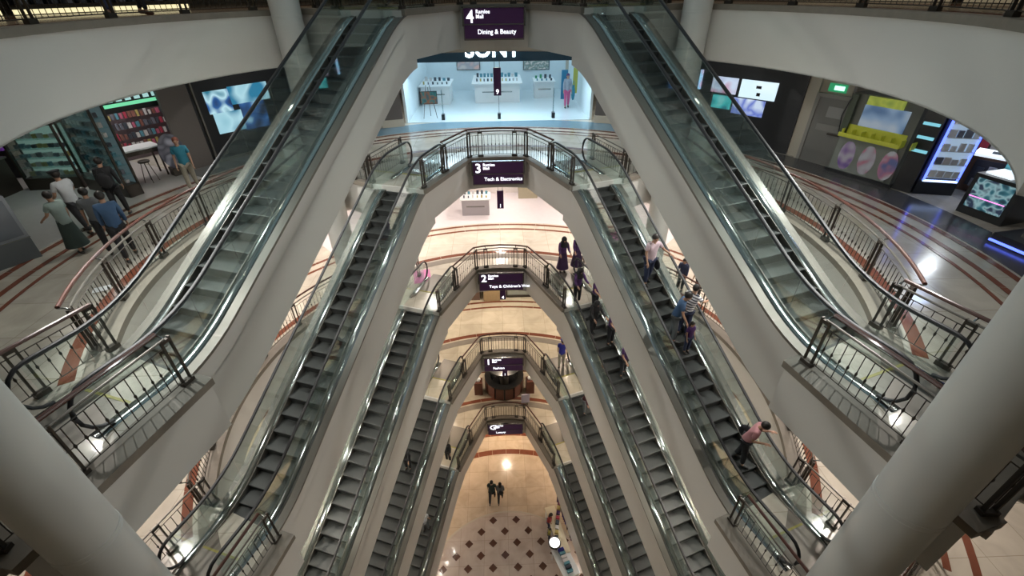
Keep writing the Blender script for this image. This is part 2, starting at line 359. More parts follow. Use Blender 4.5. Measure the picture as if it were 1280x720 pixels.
# ------------------------------------------------------------------ railings
BAL = MB().tube([(0, 0, .10), (0, 0, .44)], .008, 5); BAL.tube([(0, 0, .44), (0, 0, .47), (0, 0, .50), (0, 0, .53)], [.008, .02, .02, .008], 6); BAL.tube([(0, 0, .53), (0, 0, .86)], .008, 5)
BALm = BAL.mesh('baluster', M_dark)
pb = MB()
for s in (-.075, .075): pb.box(s, 0, .52, .028, .05, .98)
pb.box(0, 0, .05, .22, .11, .10); pb.box(0, 0, .95, .16, .05, .06)
POSTm = pb.mesh('post', M_dark)
BRm = MB().tube([(0, 0, .98), (0, .05, 1.03), (0, .13, 1.05)], .016, 6).mesh('handrail_bracket', M_steel)
def railing(pts, posts, z, label, side=1, hand=True, single=True, group='railings round the atrium'):
    """pts: fine polyline; posts: indices that carry a post; side: walkway lies to the left (+1) of the path"""
    t = thing('railing', label, 'railing', (pts[0][0], pts[0][1], z), 0, group); ox, oy = pts[0]
    L = [(x-ox, y-oy) for x, y in pts]
    def nrm(i):
        a = L[max(i-1, 0)]; b = L[min(i+1, len(L)-1)]; dx, dy = b[0]-a[0], b[1]-a[1]; q = math.hypot(dx, dy); return dx/q, dy/q
    off = []
    for i, (x, y) in enumerate(L):
        dx, dy = nrm(i); off.append((x-side*dy*.13, y+side*dx*.13))
    if hand:
        MB().tube([(x, y, 1.07) for x, y in off], .036, 8).build('handrail', M_wood, t, True)
    MB().tube([(x, y, .99) for x, y in L], .022, 6).build('top_rail', M_steel_d, t, True)
    b = MB()
    for zz in (.10, .86): b.tube([(x, y, zz) for x, y in L], .011, 4)
    b.build('cross_rails', M_dark, t)
    for i in posts:
        dx, dy = nrm(i); a = math.atan2(dy, dx); inst(POSTm, 'post', t, (L[i][0], L[i][1], 0), a)
        if hand: o = inst(BRm, 'handrail_bracket', t, (L[i][0], L[i][1], 0), a+(0 if side > 0 else PI))
    jb = MB()
    for i, j in zip(posts, posts[1:]):
        seg = L[i:j+1]; ds = [math.hypot(q[0]-p[0], q[1]-p[1]) for p, q in zip(seg, seg[1:])]; tot = sum(ds); n = max(2, round((tot-.24)/.15))
        for m in range(n):
            s = .16+(tot-.32)*(m/(n-1) if n > 1 else .5); q = 0
            while q < len(ds)-1 and s > ds[q]: s -= ds[q]; q += 1
            w = s/ds[q]; x = seg[q][0]*(1-w)+seg[q+1][0]*w; y = seg[q][1]*(1-w)+seg[q+1][1]*w
            if single: inst(BALm, 'baluster', t, (x, y, 0))
            else: jb.tube([(x, y, .1), (x, y, .86)], .009, 4)
    if not single:
        o = jb.build('baluster_row', M_dark, t); o['kind'] = 'stuff'
    return t
def fine(pts, n=3):
    out = []
    for (a, b) in zip(pts, pts[1:]): out += [(a[0]+(b[0]-a[0])*i/n, a[1]+(b[1]-a[1])*i/n) for i in range(n)]
    return out+[pts[-1]]
for k in range(5):
    z = Z(k); sing = k >= 2
    for sg in (-1, 1):
        a0, a1 = 41*D2, (117*D2 if k < 4 else 134*D2)
        nb = 6 if k < 4 else 7; N = nb*4
        pts = [(sg*8.56*math.sin(a0+(a1-a0)*i/N), CY+8.56*math.cos(a0+(a1-a0)*i/N)) for i in range(N+1)]
        railing(pts, list(range(0, N+1, 4)), z, 'curved railing with brown handrail on the %s atrium rim, %s floor' % (side[sg], NAMES[k]), 1 if sg > 0 else -1, True, sing)
        # short fence beside the escalator head and on to the rim
        p = [E2(sg, -2.3, 2.0), E2(sg, -.1, 1.98)]; f = fine(p, 4)
        railing(f, [0, 4], z, 'short barred fence outside the %s escalator head, %s floor' % (side[sg], NAMES[k]), 1, False, sing)
        p = [E2(sg, -.02, 2.1), E2(sg, -.25, 2.8), (sg*5.6, 17.05)]
        railing(p, [0, 1, 2], z, 'angled railing joining the %s rim to the escalator head, %s floor' % (side[sg], NAMES[k]), -1 if sg < 0 else 1, True, sing)
    # front of the landing over the sign
    F = [E2(-1, -1.85, -.03), (-1.12, 17.93), (-.68, 18.04), (0, 18.11), (.68, 18.04), (1.12, 17.93), E2(1, -1.85, -.03)]
    railing(F, [0, 1, 2, 4, 5, 6], z, 'landing front railing with brown handrail above the %s sign' % {4: 'Dining & Beauty', 3: 'Tech & Electronics', 2: 'Toys & Children wear', 1: 'Fashion', 0: 'Luxury'}[k], 1, True, sing)
    for sg in (-1, 1):
        railing([E2(sg, -.12, .02), E2(sg, -1.7, .0)], [0, 1], z+0.0, 'low dark fence panel inside the %s escalator head, %s floor' % (side[sg], NAMES[k]), 1, False, sing)
for k in range(0, 4):
    z = Z(k); sing = k >= 2
    for sg in (-1, 1):
        railing(fine([E2(sg, 9.3, -.10), E2(sg, 11.15, -.24), E2(sg, 12.15, -.34), (sg*7.8, 3.9), (sg*9.6, 5.05)], 3), [0, 3, 6, 9, 12], z, 'railing with brown handrail on the %s bottom landing edge, %s floor' % (side[sg], NAMES[k]), -1 if sg < 0 else 1, True, sing)
        railing(fine([E2(sg, 9.0, 2.05), E2(sg, 10.2, 2.05), E2(sg, 11.4, 2.05)], 3), [0, 3, 6], z, 'barred fence outside the foot of the %s escalator, %s floor' % (side[sg], NAMES[k]), 1, k == 3, sing)
# ------------------------------------------------------------------ level signs
SG = {4: ('4', 'Dining & Beauty'), 3: ('3', 'Tech & Electronics'), 2: ('2', "Toys & Children's Wear"), 1: ('1', 'Fashion'), 0: ('G', 'Luxury')}
for k, (n, w) in SG.items():
    t = thing('level_sign', 'purple backlit floor sign reading %s and %s on the landing front' % (n, w), 'sign', (0, 17.6, Z(k)-.02), 0, 'floor signs stacked down the atrium')
    MB().box(0, .03, -.50, 2.05, .04, .98).build('back_panel', M_steel_d, t)
    MB().box(0, 0, -.275, 1.98, .05, .45).build('upper_panel', M_navy, t); MB().box(0, 0, -.735, 1.98, .05, .40).build('lower_panel', M_navy, t)
    fr = MB()
    for sx in (-1, 1): fr.box(sx*1.04, -.01, -.28, .04, .10, .58)
    fr.box(0, -.01, -.02, 2.1, .10, .04); fr.box(0, -.01, -.515, 2.02, .08, .03); fr.box(-.7, .14, -.3, .05, .22, .05); fr.box(.7, .14, -.3, .05, .22, .05)
    fr.build('frame', M_steel, t)
    text(n, .52, M_txt, t, (-.92, -.032, -.46), name='numeral', bold=.006)
    text('Ramlee', .16, M_txt, t, (-.60, -.032, -.20), name='lettering', bold=.001); text('Mall', .16, M_txt, t, (-.60, -.032, -.34), name='lettering', bold=.001)
    text(w, .20, M_txt, t, (-.56, -.032, -.80), name='lettering', bold=.001)
# small hanging signs over the walkways
for k, (z0, z1, ic) in {4: (-3.15, -1.5, '9'), 3: (-2.9, -1.5, 'i'), 2: (-2.9, -1.5, '4'), 1: (-3.3, -1.5, 'i')}.items():
    t = thing('hanging_sign', 'narrow dark sign hanging below the %s sign' % {4: 'Dining & Beauty', 3: 'Tech & Electronics', 2: 'Toys & Children wear', 1: 'Fashion'}[k], 'sign', (.06, 19.6, Z(k)), 0, 'narrow signs hanging under the landings')
    h = (z1-z0)*.62
    MB().box(0, 0, z0+h/2, .30, .09, h).build('panel', M_navy, t)
    MB().box(-.1, 0, (z0+h+z1)/2, .02, .02, z1-z0-h).box(.1, 0, (z0+h+z1)/2, .02, .02, z1-z0-h).build('hanger', M_dark, t)
    text(ic, .26, M_txt, t, (0, -.05, z0+.06), name='numeral', align='CENTER', bold=.002)
struct(MB().box(0, -4.0, 15, 44, .2, 32).build('wall_near', M_outer))
# ------------------------------------------------------------------ ceiling lamps
lampm = MB().lathe([(.11, 0), (.11, -.02)], seg=12).mesh('diffuser', M_disc)
trimm = MB().lathe([(.11, .0), (.15, 0), (.15, -.015), (.11, -.015)], seg=16).mesh('lamp_trim', M_bead)
def lamps(k, r, angs):
    zc = Z(k+1)-1.5
    for a in angs:
        x, y = r*math.sin(a*D2), CY+r*math.cos(a*D2)
        t = bpy.data.objects.new('ceiling_lamp', None); COL.objects.link(t); t.location = (x, y, zc); t.parent = CEIL[k+1]
        inst(lampm, 'diffuser', t); inst(trimm, 'lamp_trim', t)
        ld = bpy.data.lights.new('lamp_light', 'SPOT'); ld.energy = LAMP_W[k]*6*((1.5 if abs(a) < 40 else .72) if k == 3 else 1); ld.color = LAMP_C[k]; ld.spot_size = 2.6; ld.spot_blend = .6; ld.shadow_soft_size = .12
        o = bpy.data.objects.new('lamp_light', ld); COL.objects.link(o); o.parent = t; o.location = (0, 0, -.05)
for k in range(-1, 5):
    lamps(k, 10.4, [-108, -86, -64, -42, -21, 0, 21, 42, 64, 86, 108])
    if k in (2, 3): lamps(k, 14.6, [-40, -22, 0, 22, 40])
for lvl, en in ((4, FILL_W[0]), (2, FILL_W[1])):       # added fill spots with invented fixtures, brightening the escalator sides
    for a in (-112, -90, -66, 66, 90, 112):
        x, y = 8.7*math.sin(a*D2), CY+8.7*math.cos(a*D2); zc = Z(lvl)-1.52
        t = bpy.data.objects.new('added_rim_spot', None); COL.objects.link(t); t.location = (x, y, zc); t.parent = CEIL[lvl]
        inst(lampm, 'diffuser', t); inst(trimm, 'lamp_trim', t)
        ld = bpy.data.lights.new('fill_spot', 'SPOT'); ld.energy = en; ld.color = (1, .90, .78) if lvl < 4 else (.97, .97, .93); ld.spot_size = 2.2; ld.spot_blend = .8; ld.shadow_soft_size = .05
        o = bpy.data.objects.new('fill_spot', ld); COL.objects.link(o); o.location = (x, y, zc-.08)
        d = Vector((-x*.9, (9.5-y)*.9, -7.0)); o.rotation_euler = d.to_track_quat('-Z', 'Y').to_euler()
#PEOPLE
#SHOPS
# ------------------------------------------------------------------ people
M_skin = mat('skin', (.42, .24, .16), .5); M_hairk = mat('black_hair', (.018, .014, .012), .5); M_shoe = mat('dark_shoe', (.02, .018, .016), .4)
M_eye = mat('eye', (.02, .015, .015), .3); M_lip = mat('lips', (.30, .10, .09), .5)
def cloth(name, c): return mat('cloth_'+name, c, .8, noise=.25, nscale=9, bump=.3, bscale=40)
def skin_mesh(verts, edges, radii, name, m, parent, root=0, sub=1):
    me = bpy.data.meshes.new(name); me.from_pydata(verts, edges, []); o = bpy.data.objects.new(name, me); COL.objects.link(o)
    o.modifiers.new('s', 'SKIN'); lay = me.skin_vertices[0].data
    for i, r in enumerate(radii):
        lay[i].radius = r if isinstance(r, tuple) else (r, r); lay[i].use_root = (i == root)
    sb = o.modifiers.new('u', 'SUBSURF'); sb.levels = sub; sb.render_levels = sub
    dg = bpy.context.evaluated_depsgraph_get(); nm = bpy.data.meshes.new_from_object(o.evaluated_get(dg)); nm.name = name
    bpy.data.objects.remove(o); nm.materials.clear(); nm.materials.append(m); nm.shade_smooth()
    r = bpy.data.objects.new(name, nm); COL.objects.link(r); r.parent = parent; return r
def person(label, x, y, z, face, top, bottom, h=1.72, lean=0, stride=0, la=(5, 15, 8), ra=(5, 15, 8), hair='short', hairm=None, sleeve='short', skirt=False, shoe=None, cap=None, bag=None, hood=None, tilt=10, group=None, female=False, phone=False):
    """face: unit-ish direction the person faces; la/ra: (forward deg, elbow bend deg, splay deg) of left and right arm"""
    s = h/1.72; rz = math.atan2(-face[0], face[1])
    t = thing('person', label, 'person', (x, y, z), rz, group)
    L = math.radians(lean); PV = Vector((0, 0, .92))
    def up(p):      # lean upper body
        q = Vector(p)-PV; return (PV+Matrix.Rotation(-L, 3, 'X') @ q)
    V = []; E = []; R = []
    def add(p, r, par=None):
        V.append(tuple(Vector(p)*s)); R.append(tuple(q*s for q in r) if isinstance(r, tuple) else r*s)
        if par is not None: E.append((par, len(V)-1))
        return len(V)-1
    w = .92 if female else 1
    pel = add(PV, (.125, .10)); sp = add(up((0, 0, 1.10)), (.115*w, .09), pel); ch = add(up((0, 0, 1.30)), (.14*w, .10), sp); nk = add(up((0, -.005, 1.46)), .052, ch)
    th = math.radians(tilt); base = up((0, 0, 1.49)); HR = Matrix.Rotation(-L*.5-th, 3, 'X')
    hp = lambda p: base+HR @ Vector(p)
    hb = add(hp((0, .01, .05)), .062, nk); hm = add(hp((0, .02, .12)), (.078, .092), hb); ht = add(hp((0, .012, .185)), (.066, .08), hm)
    add(hp((0, .118, .095)), .014, hm)
    for e in (-1, 1): add(hp((e*.088, .005, .105)), .016, hm)
    wr = {}
    ARM = {}
    for e, A in ((-1, la), (1, ra)):
        S0 = up((e*.175*w, 0, 1.40)); sh = add(S0, .052, ch)
        fw, el, spl = [math.radians(q) for q in A]
        def dirv(a): return Vector((e*math.sin(spl), math.sin(a)*math.cos(spl), -math.cos(a)*math.cos(spl)))
        d1 = dirv(fw); d2 = Vector((e*math.sin(spl)*.3, math.sin(fw+el), -math.cos(fw+el))).normalized()
        El = S0+d1*.28; Wr = El+d2*.25; ei = add(El, .040, sh); wi = add(Wr, .026, ei); pm = add(Wr+d2*.06, (.038, .02), wi)
        side = d2.cross(Vector((0, 0, 1))) if abs(d2.z) < .9 else Vector((0, 1, 0)); side.normalize(); cu = side.cross(d2).normalized()*(.012 if abs(d2.z) > .9 else -.015)
        for q in range(4):
            o = side*(.027-.018*q); ln = (.066, .076, .070, .055)[q]
            a1 = add(Wr+d2*.095+o, .0085, pm); a2 = add(Wr+d2*(.095+ln*.55)+o+cu, .008, a1); add(Wr+d2*(.095+ln)+o+cu*2.6, .0065, a2)
        a1 = add(Wr+d2*.045+side*.042, .010, pm); add(Wr+d2*.09+side*.062+cu, .008, a1)
        ARM[e] = (S0, El, Wr, d1)
    LEG = {}
    for e in (-1, 1):
        st = math.radians(stride)*e
        hip = Vector((e*.088, 0, .86)); kn = hip+Vector((e*.005, math.sin(st)*.42+.02, -math.cos(st)*.42)); an = kn+Vector((0, math.sin(st*.55-(.12 if st < 0 else 0))*.40-.01, -.385*math.cos(st*.55)))
        an.z = .075 if stride == 0 or e > 0 else .10
        hi = add(hip, .088, pel); ki = add(kn, .056, hi); ai = add(an, .036, ki); add(an+Vector((0, .10, -.045)), .030, ai)
        LEG[e] = (hip, kn, an)
    skin_mesh(V, E, R, 'body', M_skin, t)
    # top
    V.clear(); E.clear(); R.clear()
    a0_ = add(up((0, -.0, .80)), (.175, .150)); a = add(up((0, 0, .93)), (.172, .145), a0_); b = add(up((0, 0, 1.10)), (.160*w, .140), a); c = add(up((0, 0, 1.31)), (.185*w, .150), b); add(up((0, 0, 1.46)), .070, c)
    for e in (-1, 1):
        S0, El, Wr, d1 = ARM[e]; q = add(S0, .078, c)
        if sleeve == 'short': add(S0+d1*.20, .068, q)
        else: q2 = add(El, .054, q); add(El+(Wr-El)*.93, .042, q2)
    skin_mesh(V, E, R, 'shirt' if not female else 'top', top, t)
    V.clear(); E.clear(); R.clear()
    if skirt:
        lk = (LEG[-1][1]+LEG[1][1])/2
        b_ = MB(); secs = []
        for zz, rx, ry in ((.98, .15, .12), (.85, .17, .14), (.55, .21, .19), (.22, .27, .25)):
            secs.append([(rx*math.cos(q)*s, (ry*math.sin(q)+.02)*s, zz*s) for q in [2*PI*i/16 for i in range(16)]])
        b_.sweep(secs); b_.build('skirt', bottom, t, True)
    else:
        a = add((0, 0, .93), (.142, .118))
        for e in (-1, 1):
            hp_, kn, an = LEG[e]; q = add(hp_, .108, a); q = add(kn, .078, q); add(an+Vector((0, 0, .03)), .060, q)
        skin_mesh(V, E, R, 'trousers', bottom, t)
    for e in (-1, 1):
        an = LEG[e][2]*s; b_ = MB(); b_.ell(an.x, an.y+.05*s, an.z-.035*s, .048*s, .135*s, .045*s, 10, 6); b_.build('shoe', shoe or M_shoe, t, True)
    hm_ = hairm or M_hairk
    def place(b_, name, m):
        o = b_.build(name, m, t, True); o.matrix_parent_inverse = Matrix.Identity(4); o.location = base*s; o.rotation_mode = 'MATRIX' if False else 'XYZ'; o.rotation_euler = (-L*.5-th, 0, 0); return o
    if hood:
        b_ = MB(); b_.ell(0, -.012*s, .12*s, .115*s, .118*s, .145*s, 14, 9); place(b_, 'head_scarf', hood)
        b_ = MB(); b_.lathe([(.10*s, .06*s), (.16*s, -.06*s), (.20*s, -.16*s)], seg=14); place(b_, 'scarf_fall', hood)
    else:
        b_ = MB(); b_.ell(0, -.018*s, .145*s, .096*s, .108*s, .108*s, 14, 8); place(b_, 'hair', hm_)
        if hair == 'long': b_ = MB(); b_.ell(0, -.07*s, .03*s, .095*s, .055*s, .17*s, 12, 8); place(b_, 'hair_length', hm_)
    b_ = MB()
    for e in (-1, 1): b_.ell(e*.034*s, .098*s, .128*s, .013*s, .008*s, .008*s, 6, 4)
    place(b_, 'eyes', M_eye)
    b_ = MB(); b_.ell(0, .098*s, .052*s, .026*s, .010*s, .008*s, 6, 4); place(b_, 'mouth', M_lip)
    if cap:
        b_ = MB(); b_.lathe([(.105*s, .17*s), (.135*s, .215*s), (.12*s, .235*s), (.02*s, .245*s)], seg=16); place(b_, 'cap_crown', cap)
        b_ = MB(); b_.ell(0, .11*s, .17*s, .075*s, .07*s, .012*s, 12, 4); place(b_, 'cap_peak', M_shoe)
    if bag:
        bm_, bx, by, bz, sx, sy, sz = bag; b_ = MB(); b_.ell(bx, by, bz, sx/2, sy/2, sz/2, 12, 8)
        g_ = thing('bag', 'black bag of the ' + ' '.join(label.split()[:11]), 'bag', (0, 0, 0)); m4 = Matrix.Rotation(rz, 3, 'Z') @ Vector((bx, by, 0))
        g_.location = (x+m4.x, y+m4.y, z); g_.rotation_euler = (0, 0, rz)
        b2 = MB().ell(0, 0, bz, sx/2, sy/2, sz/2, 14, 8); b2.build('bag_body', bm_, g_, True)
        MB().tube([(-sx*.3, 0, bz+sz*.4), (-sx*.15, 0, bz+sz*.75), (sx*.15, 0, bz+sz*.75), (sx*.3, 0, bz+sz*.4)], .012, 5).build('strap', bm_, g_)
    return t
def onesc(k, sg, t, u):
    x, y = E2(sg, t, u); i = round((t+1.15)/.4-.5); a = -1.15+i*.4
    return x, y, Z(k)+zp(a+.2)-.072
def DN(sg): return (sg*SA, -CA)
def UP(sg): return (-sg*SA, CA)
def OUT(sg): return (sg*CA, SA)
blk = cloth('black', (.02, .02, .024)); purple = cloth('purple', (.085, .03, .14)); navy = cloth('navy', (.03, .04, .09)); stripe = None
sm_ = bpy.data.materials.new('striped_cloth'); sm_.use_nodes = True; nt = sm_.node_tree; b = nt.nodes['Principled BSDF']; b.inputs['Roughness'].default_value = .8
tc = nt.nodes.new('ShaderNodeTexCoord'); wv = nt.nodes.new('ShaderNodeTexWave'); wv.bands_direction = 'Z'; wv.inputs['Scale'].default_value = 4.2; nt.links.new(tc.outputs['Object'], wv.inputs[0])
rp = nt.nodes.new('ShaderNodeValToRGB'); rp.color_ramp.interpolation = 'CONSTANT'; rp.color_ramp.elements[1].position = .35; rp.color_ramp.elements[0].color = (.03, .035, .06, 1); rp.color_ramp.elements[1].color = (.70, .70, .72, 1)
nt.links.new(wv.outputs['Fac'], rp.inputs[0]); nt.links.new(rp.outputs[0], b.inputs['Base Color'])
white = cloth('white', (.55, .57, .60)); pinkw = cloth('pale_pink', (.72, .56, .62)); pink = cloth('pink', (.55, .26, .28)); blue = cloth('blue', (.055, .12, .24)); grey = cloth('grey', (.14, .15, .16))
teal = cloth('teal', (.03, .22, .32)); dgreen = cloth('dark_green', (.03, .05, .045)); maroon = cloth('maroon', (.10, .03, .04)); red = cloth('red', (.40, .05, .05)); brightblue = cloth('royal_blue', (.03, .035, .30)); khaki = cloth('khaki', (.33, .30, .24))
brownhair = mat('light_brown_hair', (.25, .15, .07), .5)
# right, second escalator down
person('man in pale pink shirt on the second right escalator, hand on the rail', *onesc(3, 1, 3.35, 1.0), DN(1), pinkw, navy, 1.74, 4, 6, la=(25, 60, 35), ra=(10, 25, 14), tilt=14, bag=(blk, -.30, .0, .62, .12, .28, .34))
person('man in blue polo shirt standing beside a striped shirt on the second right escalator', *onesc(3, 1, 5.06, .86), (SA*.7+CA*.7, -CA*.7+SA*.7), blue, grey, 1.76, 12, 4, la=(8, 20, 12), ra=(12, 20, 14), tilt=24)
person('man in white and navy striped shirt leaning on the second right escalator handrail', *onesc(3, 1, 5.0, 1.28), (CA*.9+.1, SA*.9+.3), sm_, navy, 1.76, 12, 4, la=(55, 25, 18), ra=(45, 45, 12), tilt=12)
person('small child in a purple dress between two men on the second right escalator', *onesc(3, 1, 5.45, 1.12), DN(1), purple, navy, 1.12, 0, 0, female=True, hair='long')
person('man in pink shirt bent over a phone near the foot of the second right escalator', *onesc(3, 1, 8.15, 1.08), (.75, -.66), pink, blk, 1.76, 16, 8, la=(0, 115, 14), ra=(-4, 120, 6), tilt=32, bag=(blk, -.36, -.12, .80, .16, .34, .42))
# right, third escalator down: group in purple
person('woman in black scarf and purple coat, left of two above the third right escalator', 2.78, 17.5, Z(2), (.1, -1), purple, cloth('dark_purple', (.045, .018, .07)), 1.80, 5, 0, sleeve='long', hood=blk, skirt=True, female=True, la=(25, 60, 8), ra=(25, 50, 8))
person('woman in black scarf and purple top, right of two above the third right escalator', 3.45, 17.7, Z(2), (.1, -1), purple, cloth('dark_purple', (.045, .018, .07)), 1.82, 5, 0, sleeve='long', hood=blk, skirt=True, female=True, la=(25, 60, 8), ra=(25, 50, 8))
for i, (tt, uu, lab, kw) in enumerate([(-.35, .72, 'woman in purple top and dark scarf stepping on to the third right escalator', dict(hood=blk, female=True)),
    (.15, 1.28, 'woman in purple top by the outer rail at the third right escalator head', dict(female=True, hair='long')),
    (1.05, .74, 'woman in black jacket on the upper steps of the third right escalator', dict(hood=blk, female=True)),
    (1.55, 1.26, 'girl in purple top by the rail on the third right escalator upper steps', dict(female=True, hair='long')),
    (2.65, 1.24, 'lowest girl in purple top and black trousers on the third right escalator', dict(female=True, hair='long'))]):
    person(lab, *onesc(2, 1, tt, uu), (SA+.25*(i % 2), -CA), blk if i == 2 else purple, blk, 1.74, 8, 4*(i % 3), la=(30, 50, 14), ra=(20, 60, 10), sleeve='long' if i in (0, 2) else 'short', tilt=16, **kw)
person('person in royal blue top at the head of the fourth right escalator', 2.9, 16.75, Z(1), (.3, 1), brightblue, khaki, 1.72, 6, 10, cap=brightblue, tilt=4)
person('woman in maroon jacket leaning forward on the fourth right escalator', *onesc(1, 1, .75, .95), (.7, -.7), maroon, grey, 1.68, 22, 6, la=(20, 30, 20), sleeve='long', female=True, hair='long', tilt=14)
person('woman in red top on the lowest right escalator', *onesc(0, 1, 2.0, 1.2), DN(1), red, blk, 1.62, 0, 0, female=True, hair='long')
person('person in dark jacket sitting low on the fourth left escalator', *onesc(1, -1, 2.7, .95), DN(-1), blk, blk, 1.68, 12, 0, sleeve='long', hood=blk)
person('person in white top on the lowest left escalator', *onesc(0, -1, 2.6, .8), UP(-1), white, grey, 1.68, 6, 6)
person('person in black at the head of the lowest left escalator', *onesc(0, -1, -.45, .75), DN(-1), blk, blk, 1.7, 4, 0, sleeve='long')
person('man in dark grey green shirt walking across the hall floor, left of a couple', -.92, 16.0, 0, (.12, 1), dgreen, blk, 1.98, 2, 22, tilt=2)
person('woman in dark top walking across the hall floor, right of a couple', -.42, 15.95, 0, (.05, 1), grey, blk, 1.84, 2, 20, female=True, hair='long', tilt=2, sleeve='long', bag=(blk, .05, -.19, 1.15, .26, .16, .36))
person('woman in navy jacket by the second floor rim, right of the pale pink shirt', 7.55, 15.75, Z(2), (-.6, -.8), navy, blk, 1.62, 10, 0, female=True, hair='long', sleeve='long')
person('woman with light brown hair and purple top by the second floor rim', 8.1, 15.25, Z(2), (-.8, -.5), purple, blk, 1.64, 14, 0, female=True, hair='long', hairm=brownhair, tilt=24)
# left, third floor
person('guard in white shirt and peaked cap walking on the third floor at the far left', -11.55, 11.9, Z(3), (-.95, .3), white, blk, 1.80, 4, 18, cap=blk, tilt=6, la=(10, 40, 14), ra=(20, 40, 14))
person('woman in pale green top and long dark skirt behind the guard', -10.9, 10.75, Z(3), (-.95, .3), cloth('pale_green', (.30, .38, .36)), dgreen, 1.66, 4, 10, skirt=True, female=True, tilt=10, la=(20, 40, 10))
person('man in charcoal shirt walking on the third floor, second in the left group', -10.05, 10.75, Z(3), (-.6, .7), grey, blk, 1.72, 6, 20, tilt=4)
person('man in black jacket standing in front of the glass case on the third floor', -11.3, 13.0, Z(3), (-.4, .9), blk, blk, 1.78, 4, 10, sleeve='long', bag=(blk, .0, -.2, 1.18, .34, .2, .46))
person('man in dark blue shirt nearest the left rim railing on the third floor', -9.35, 10.35, Z(3), (-.6, .75), blue, blk, 1.76, 8, 22, tilt=6, sleeve='long')
person('man in bright teal shirt walking past the left accessory shop', -10.35, 15.1, Z(3), (.4, -.9), teal, khaki, 1.76, 2, 12, tilt=2, hairm=mat('reddish_hair', (.18, .05, .03), .6))
# fourth floor, top left
person('person in navy trousers behind the top left railing, left of two', -9.15, 12.95, Z(4), (-1, .3), grey, navy, 1.75, 0, 4)
person('person in brown shoes behind the top left railing, right of two', -8.95, 13.9, Z(4), (1, -.1), maroon, blk, 1.72, 0, 12, shoe=mat('brown_shoe', (.13, .05, .03), .4))
# ------------------------------------------------------------------ shops and fittings
def seg(b, p0, p1, z0, z1, th=.12, off=0.):
    dx, dy = p1[0]-p0[0], p1[1]-p0[1]; L = math.hypot(dx, dy); a = math.atan2(dy, dx)
    return b.box((p0[0]+p1[0])/2-math.sin(a)*off, (p0[1]+p1[1])/2+math.cos(a)*off, (z0+z1)/2, L, th, z1-z0, a)
def lerp(p, q, w): return (p[0]+(q[0]-p[0])*w, p[1]+(q[1]-p[1])*w)
Z3 = Z(3)
M_wht = mat('white_laminate', (.75, .77, .78), .35); M_crm = mat('cream_wall', (.62, .56, .47), .6)
M_goods = [mat('goods_%d' % i, c, .5) for i, c in enumerate([(.45, .05, .09), (.62, .60, .60), (.05, .06, .08), (.50, .12, .20), (.10, .28, .36), (.45, .36, .12), (.25, .10, .08), (.15, .16, .20)])]
ROW = ['lowest row', 'second row up', 'third row up', 'fourth row up', 'fifth row up', 'sixth row up', 'seventh row up', 'top row']
def goods(p0, p1, zs, n, label, group, sx=.10, sz=.16, dep=.05, nrm=.12, pal=None, base=0., name='packet', cat='packet', jit=.3):
    pal = pal or M_goods; ms = [MB().box(0, 0, sz/2, sx, dep, sz).mesh(name, m) for m in pal]
    a = math.atan2(p1[1]-p0[1], p1[0]-p0[0])
    for zz in zs:
        for i in range(n):
            w = (i+.5)/n; p = lerp(p0, p1, w); me = random.choice(ms)
            o = bpy.data.objects.new(name, me); COL.objects.link(o); o.location = (p[0]-math.sin(a)*nrm, p[1]+math.cos(a)*nrm, zz+base)
            o.rotation_euler = (0, 0, a+random.uniform(-jit, jit)*.3); sc_ = random.uniform(.8, 1.25); o.scale = (sc_, 1, random.uniform(.75, 1.2)); tag(o, label if len(zs) < 3 else label + ', ' + ROW[min(7, zs.index(zz))], cat, group)
def shelving(label, p0, p1, z0, hts, m, th=.03, dep=.22, off=.11, top=None):
    t = thing('shelf_unit', label, 'shelf', (p0[0], p0[1], z0), math.atan2(p1[1]-p0[1], p1[0]-p0[0])); L = math.hypot(p1[0]-p0[0], p1[1]-p0[1])
    top = top or max(hts)+.35
    MB().box(L/2, -.02, top/2, L, .04, top).build('back_panel', m, t)
    for q in hts: MB().box(L/2, off*math.copysign(1, off), q-.015, L, dep, th).build('shelf', m, t)
    for q in (0, L): MB().box(q, off, top/2, .04, dep, top).build('side_panel', m, t)
    return t
# outer shop walls at level three
def wallbit(pts, z0, z1, m, name='wall_shopfront'):
    for a_, b_ in zip(pts, pts[1:]): struct(seg(MB(), a_, b_, z0, z1, .15).build(name, m))
zt = Z3+3.66
wallbit([(-8.75, 20.95), (-5.85, 23.0)], Z3, zt, mat('dark_grey_wall', (.09, .09, .10), .4)); wallbit([(6.05, 22.95), (8.65, 20.83)], Z3, zt, mat('dark_grey_wall', (.09, .09, .10), .4))
# --- left LED wall
A, B = (-11.15, 17.95), (-8.75, 20.95)
t = thing('video_wall', 'black shop wall with a large blue video screen behind the left upper escalator', 'video wall', (A[0], A[1], Z3), math.atan2(B[1]-A[1], B[0]-A[0])); LL = math.hypot(B[0]-A[0], B[1]-A[1])
MB().box(LL/2, .1, 1.82, LL, .2, 3.64).build('wall_panel', M_black, t); MB().box(LL/2, -.05, .06, LL, .12, .12).build('plinth', M_steel_d, t); MB().box(.12, -.04, 1.82, .06, .10, 3.64).build('edge_strip', M_steel_d, t)
scr = [screen_mat('screen_blue_%d' % i, c, .8, s_, i*3.1) for i, (c, s_) in enumerate([([(.01, .03, .12), (.02, .12, .35), (.55, .85, .95), (.02, .2, .3)], 2.2), ([(.3, .6, .72), (.45, .75, .85), (.02, .2, .35)], 1.6), ([(.01, .02, .05), (.02, .1, .3), (.4, .7, .85)], 2.0)])]
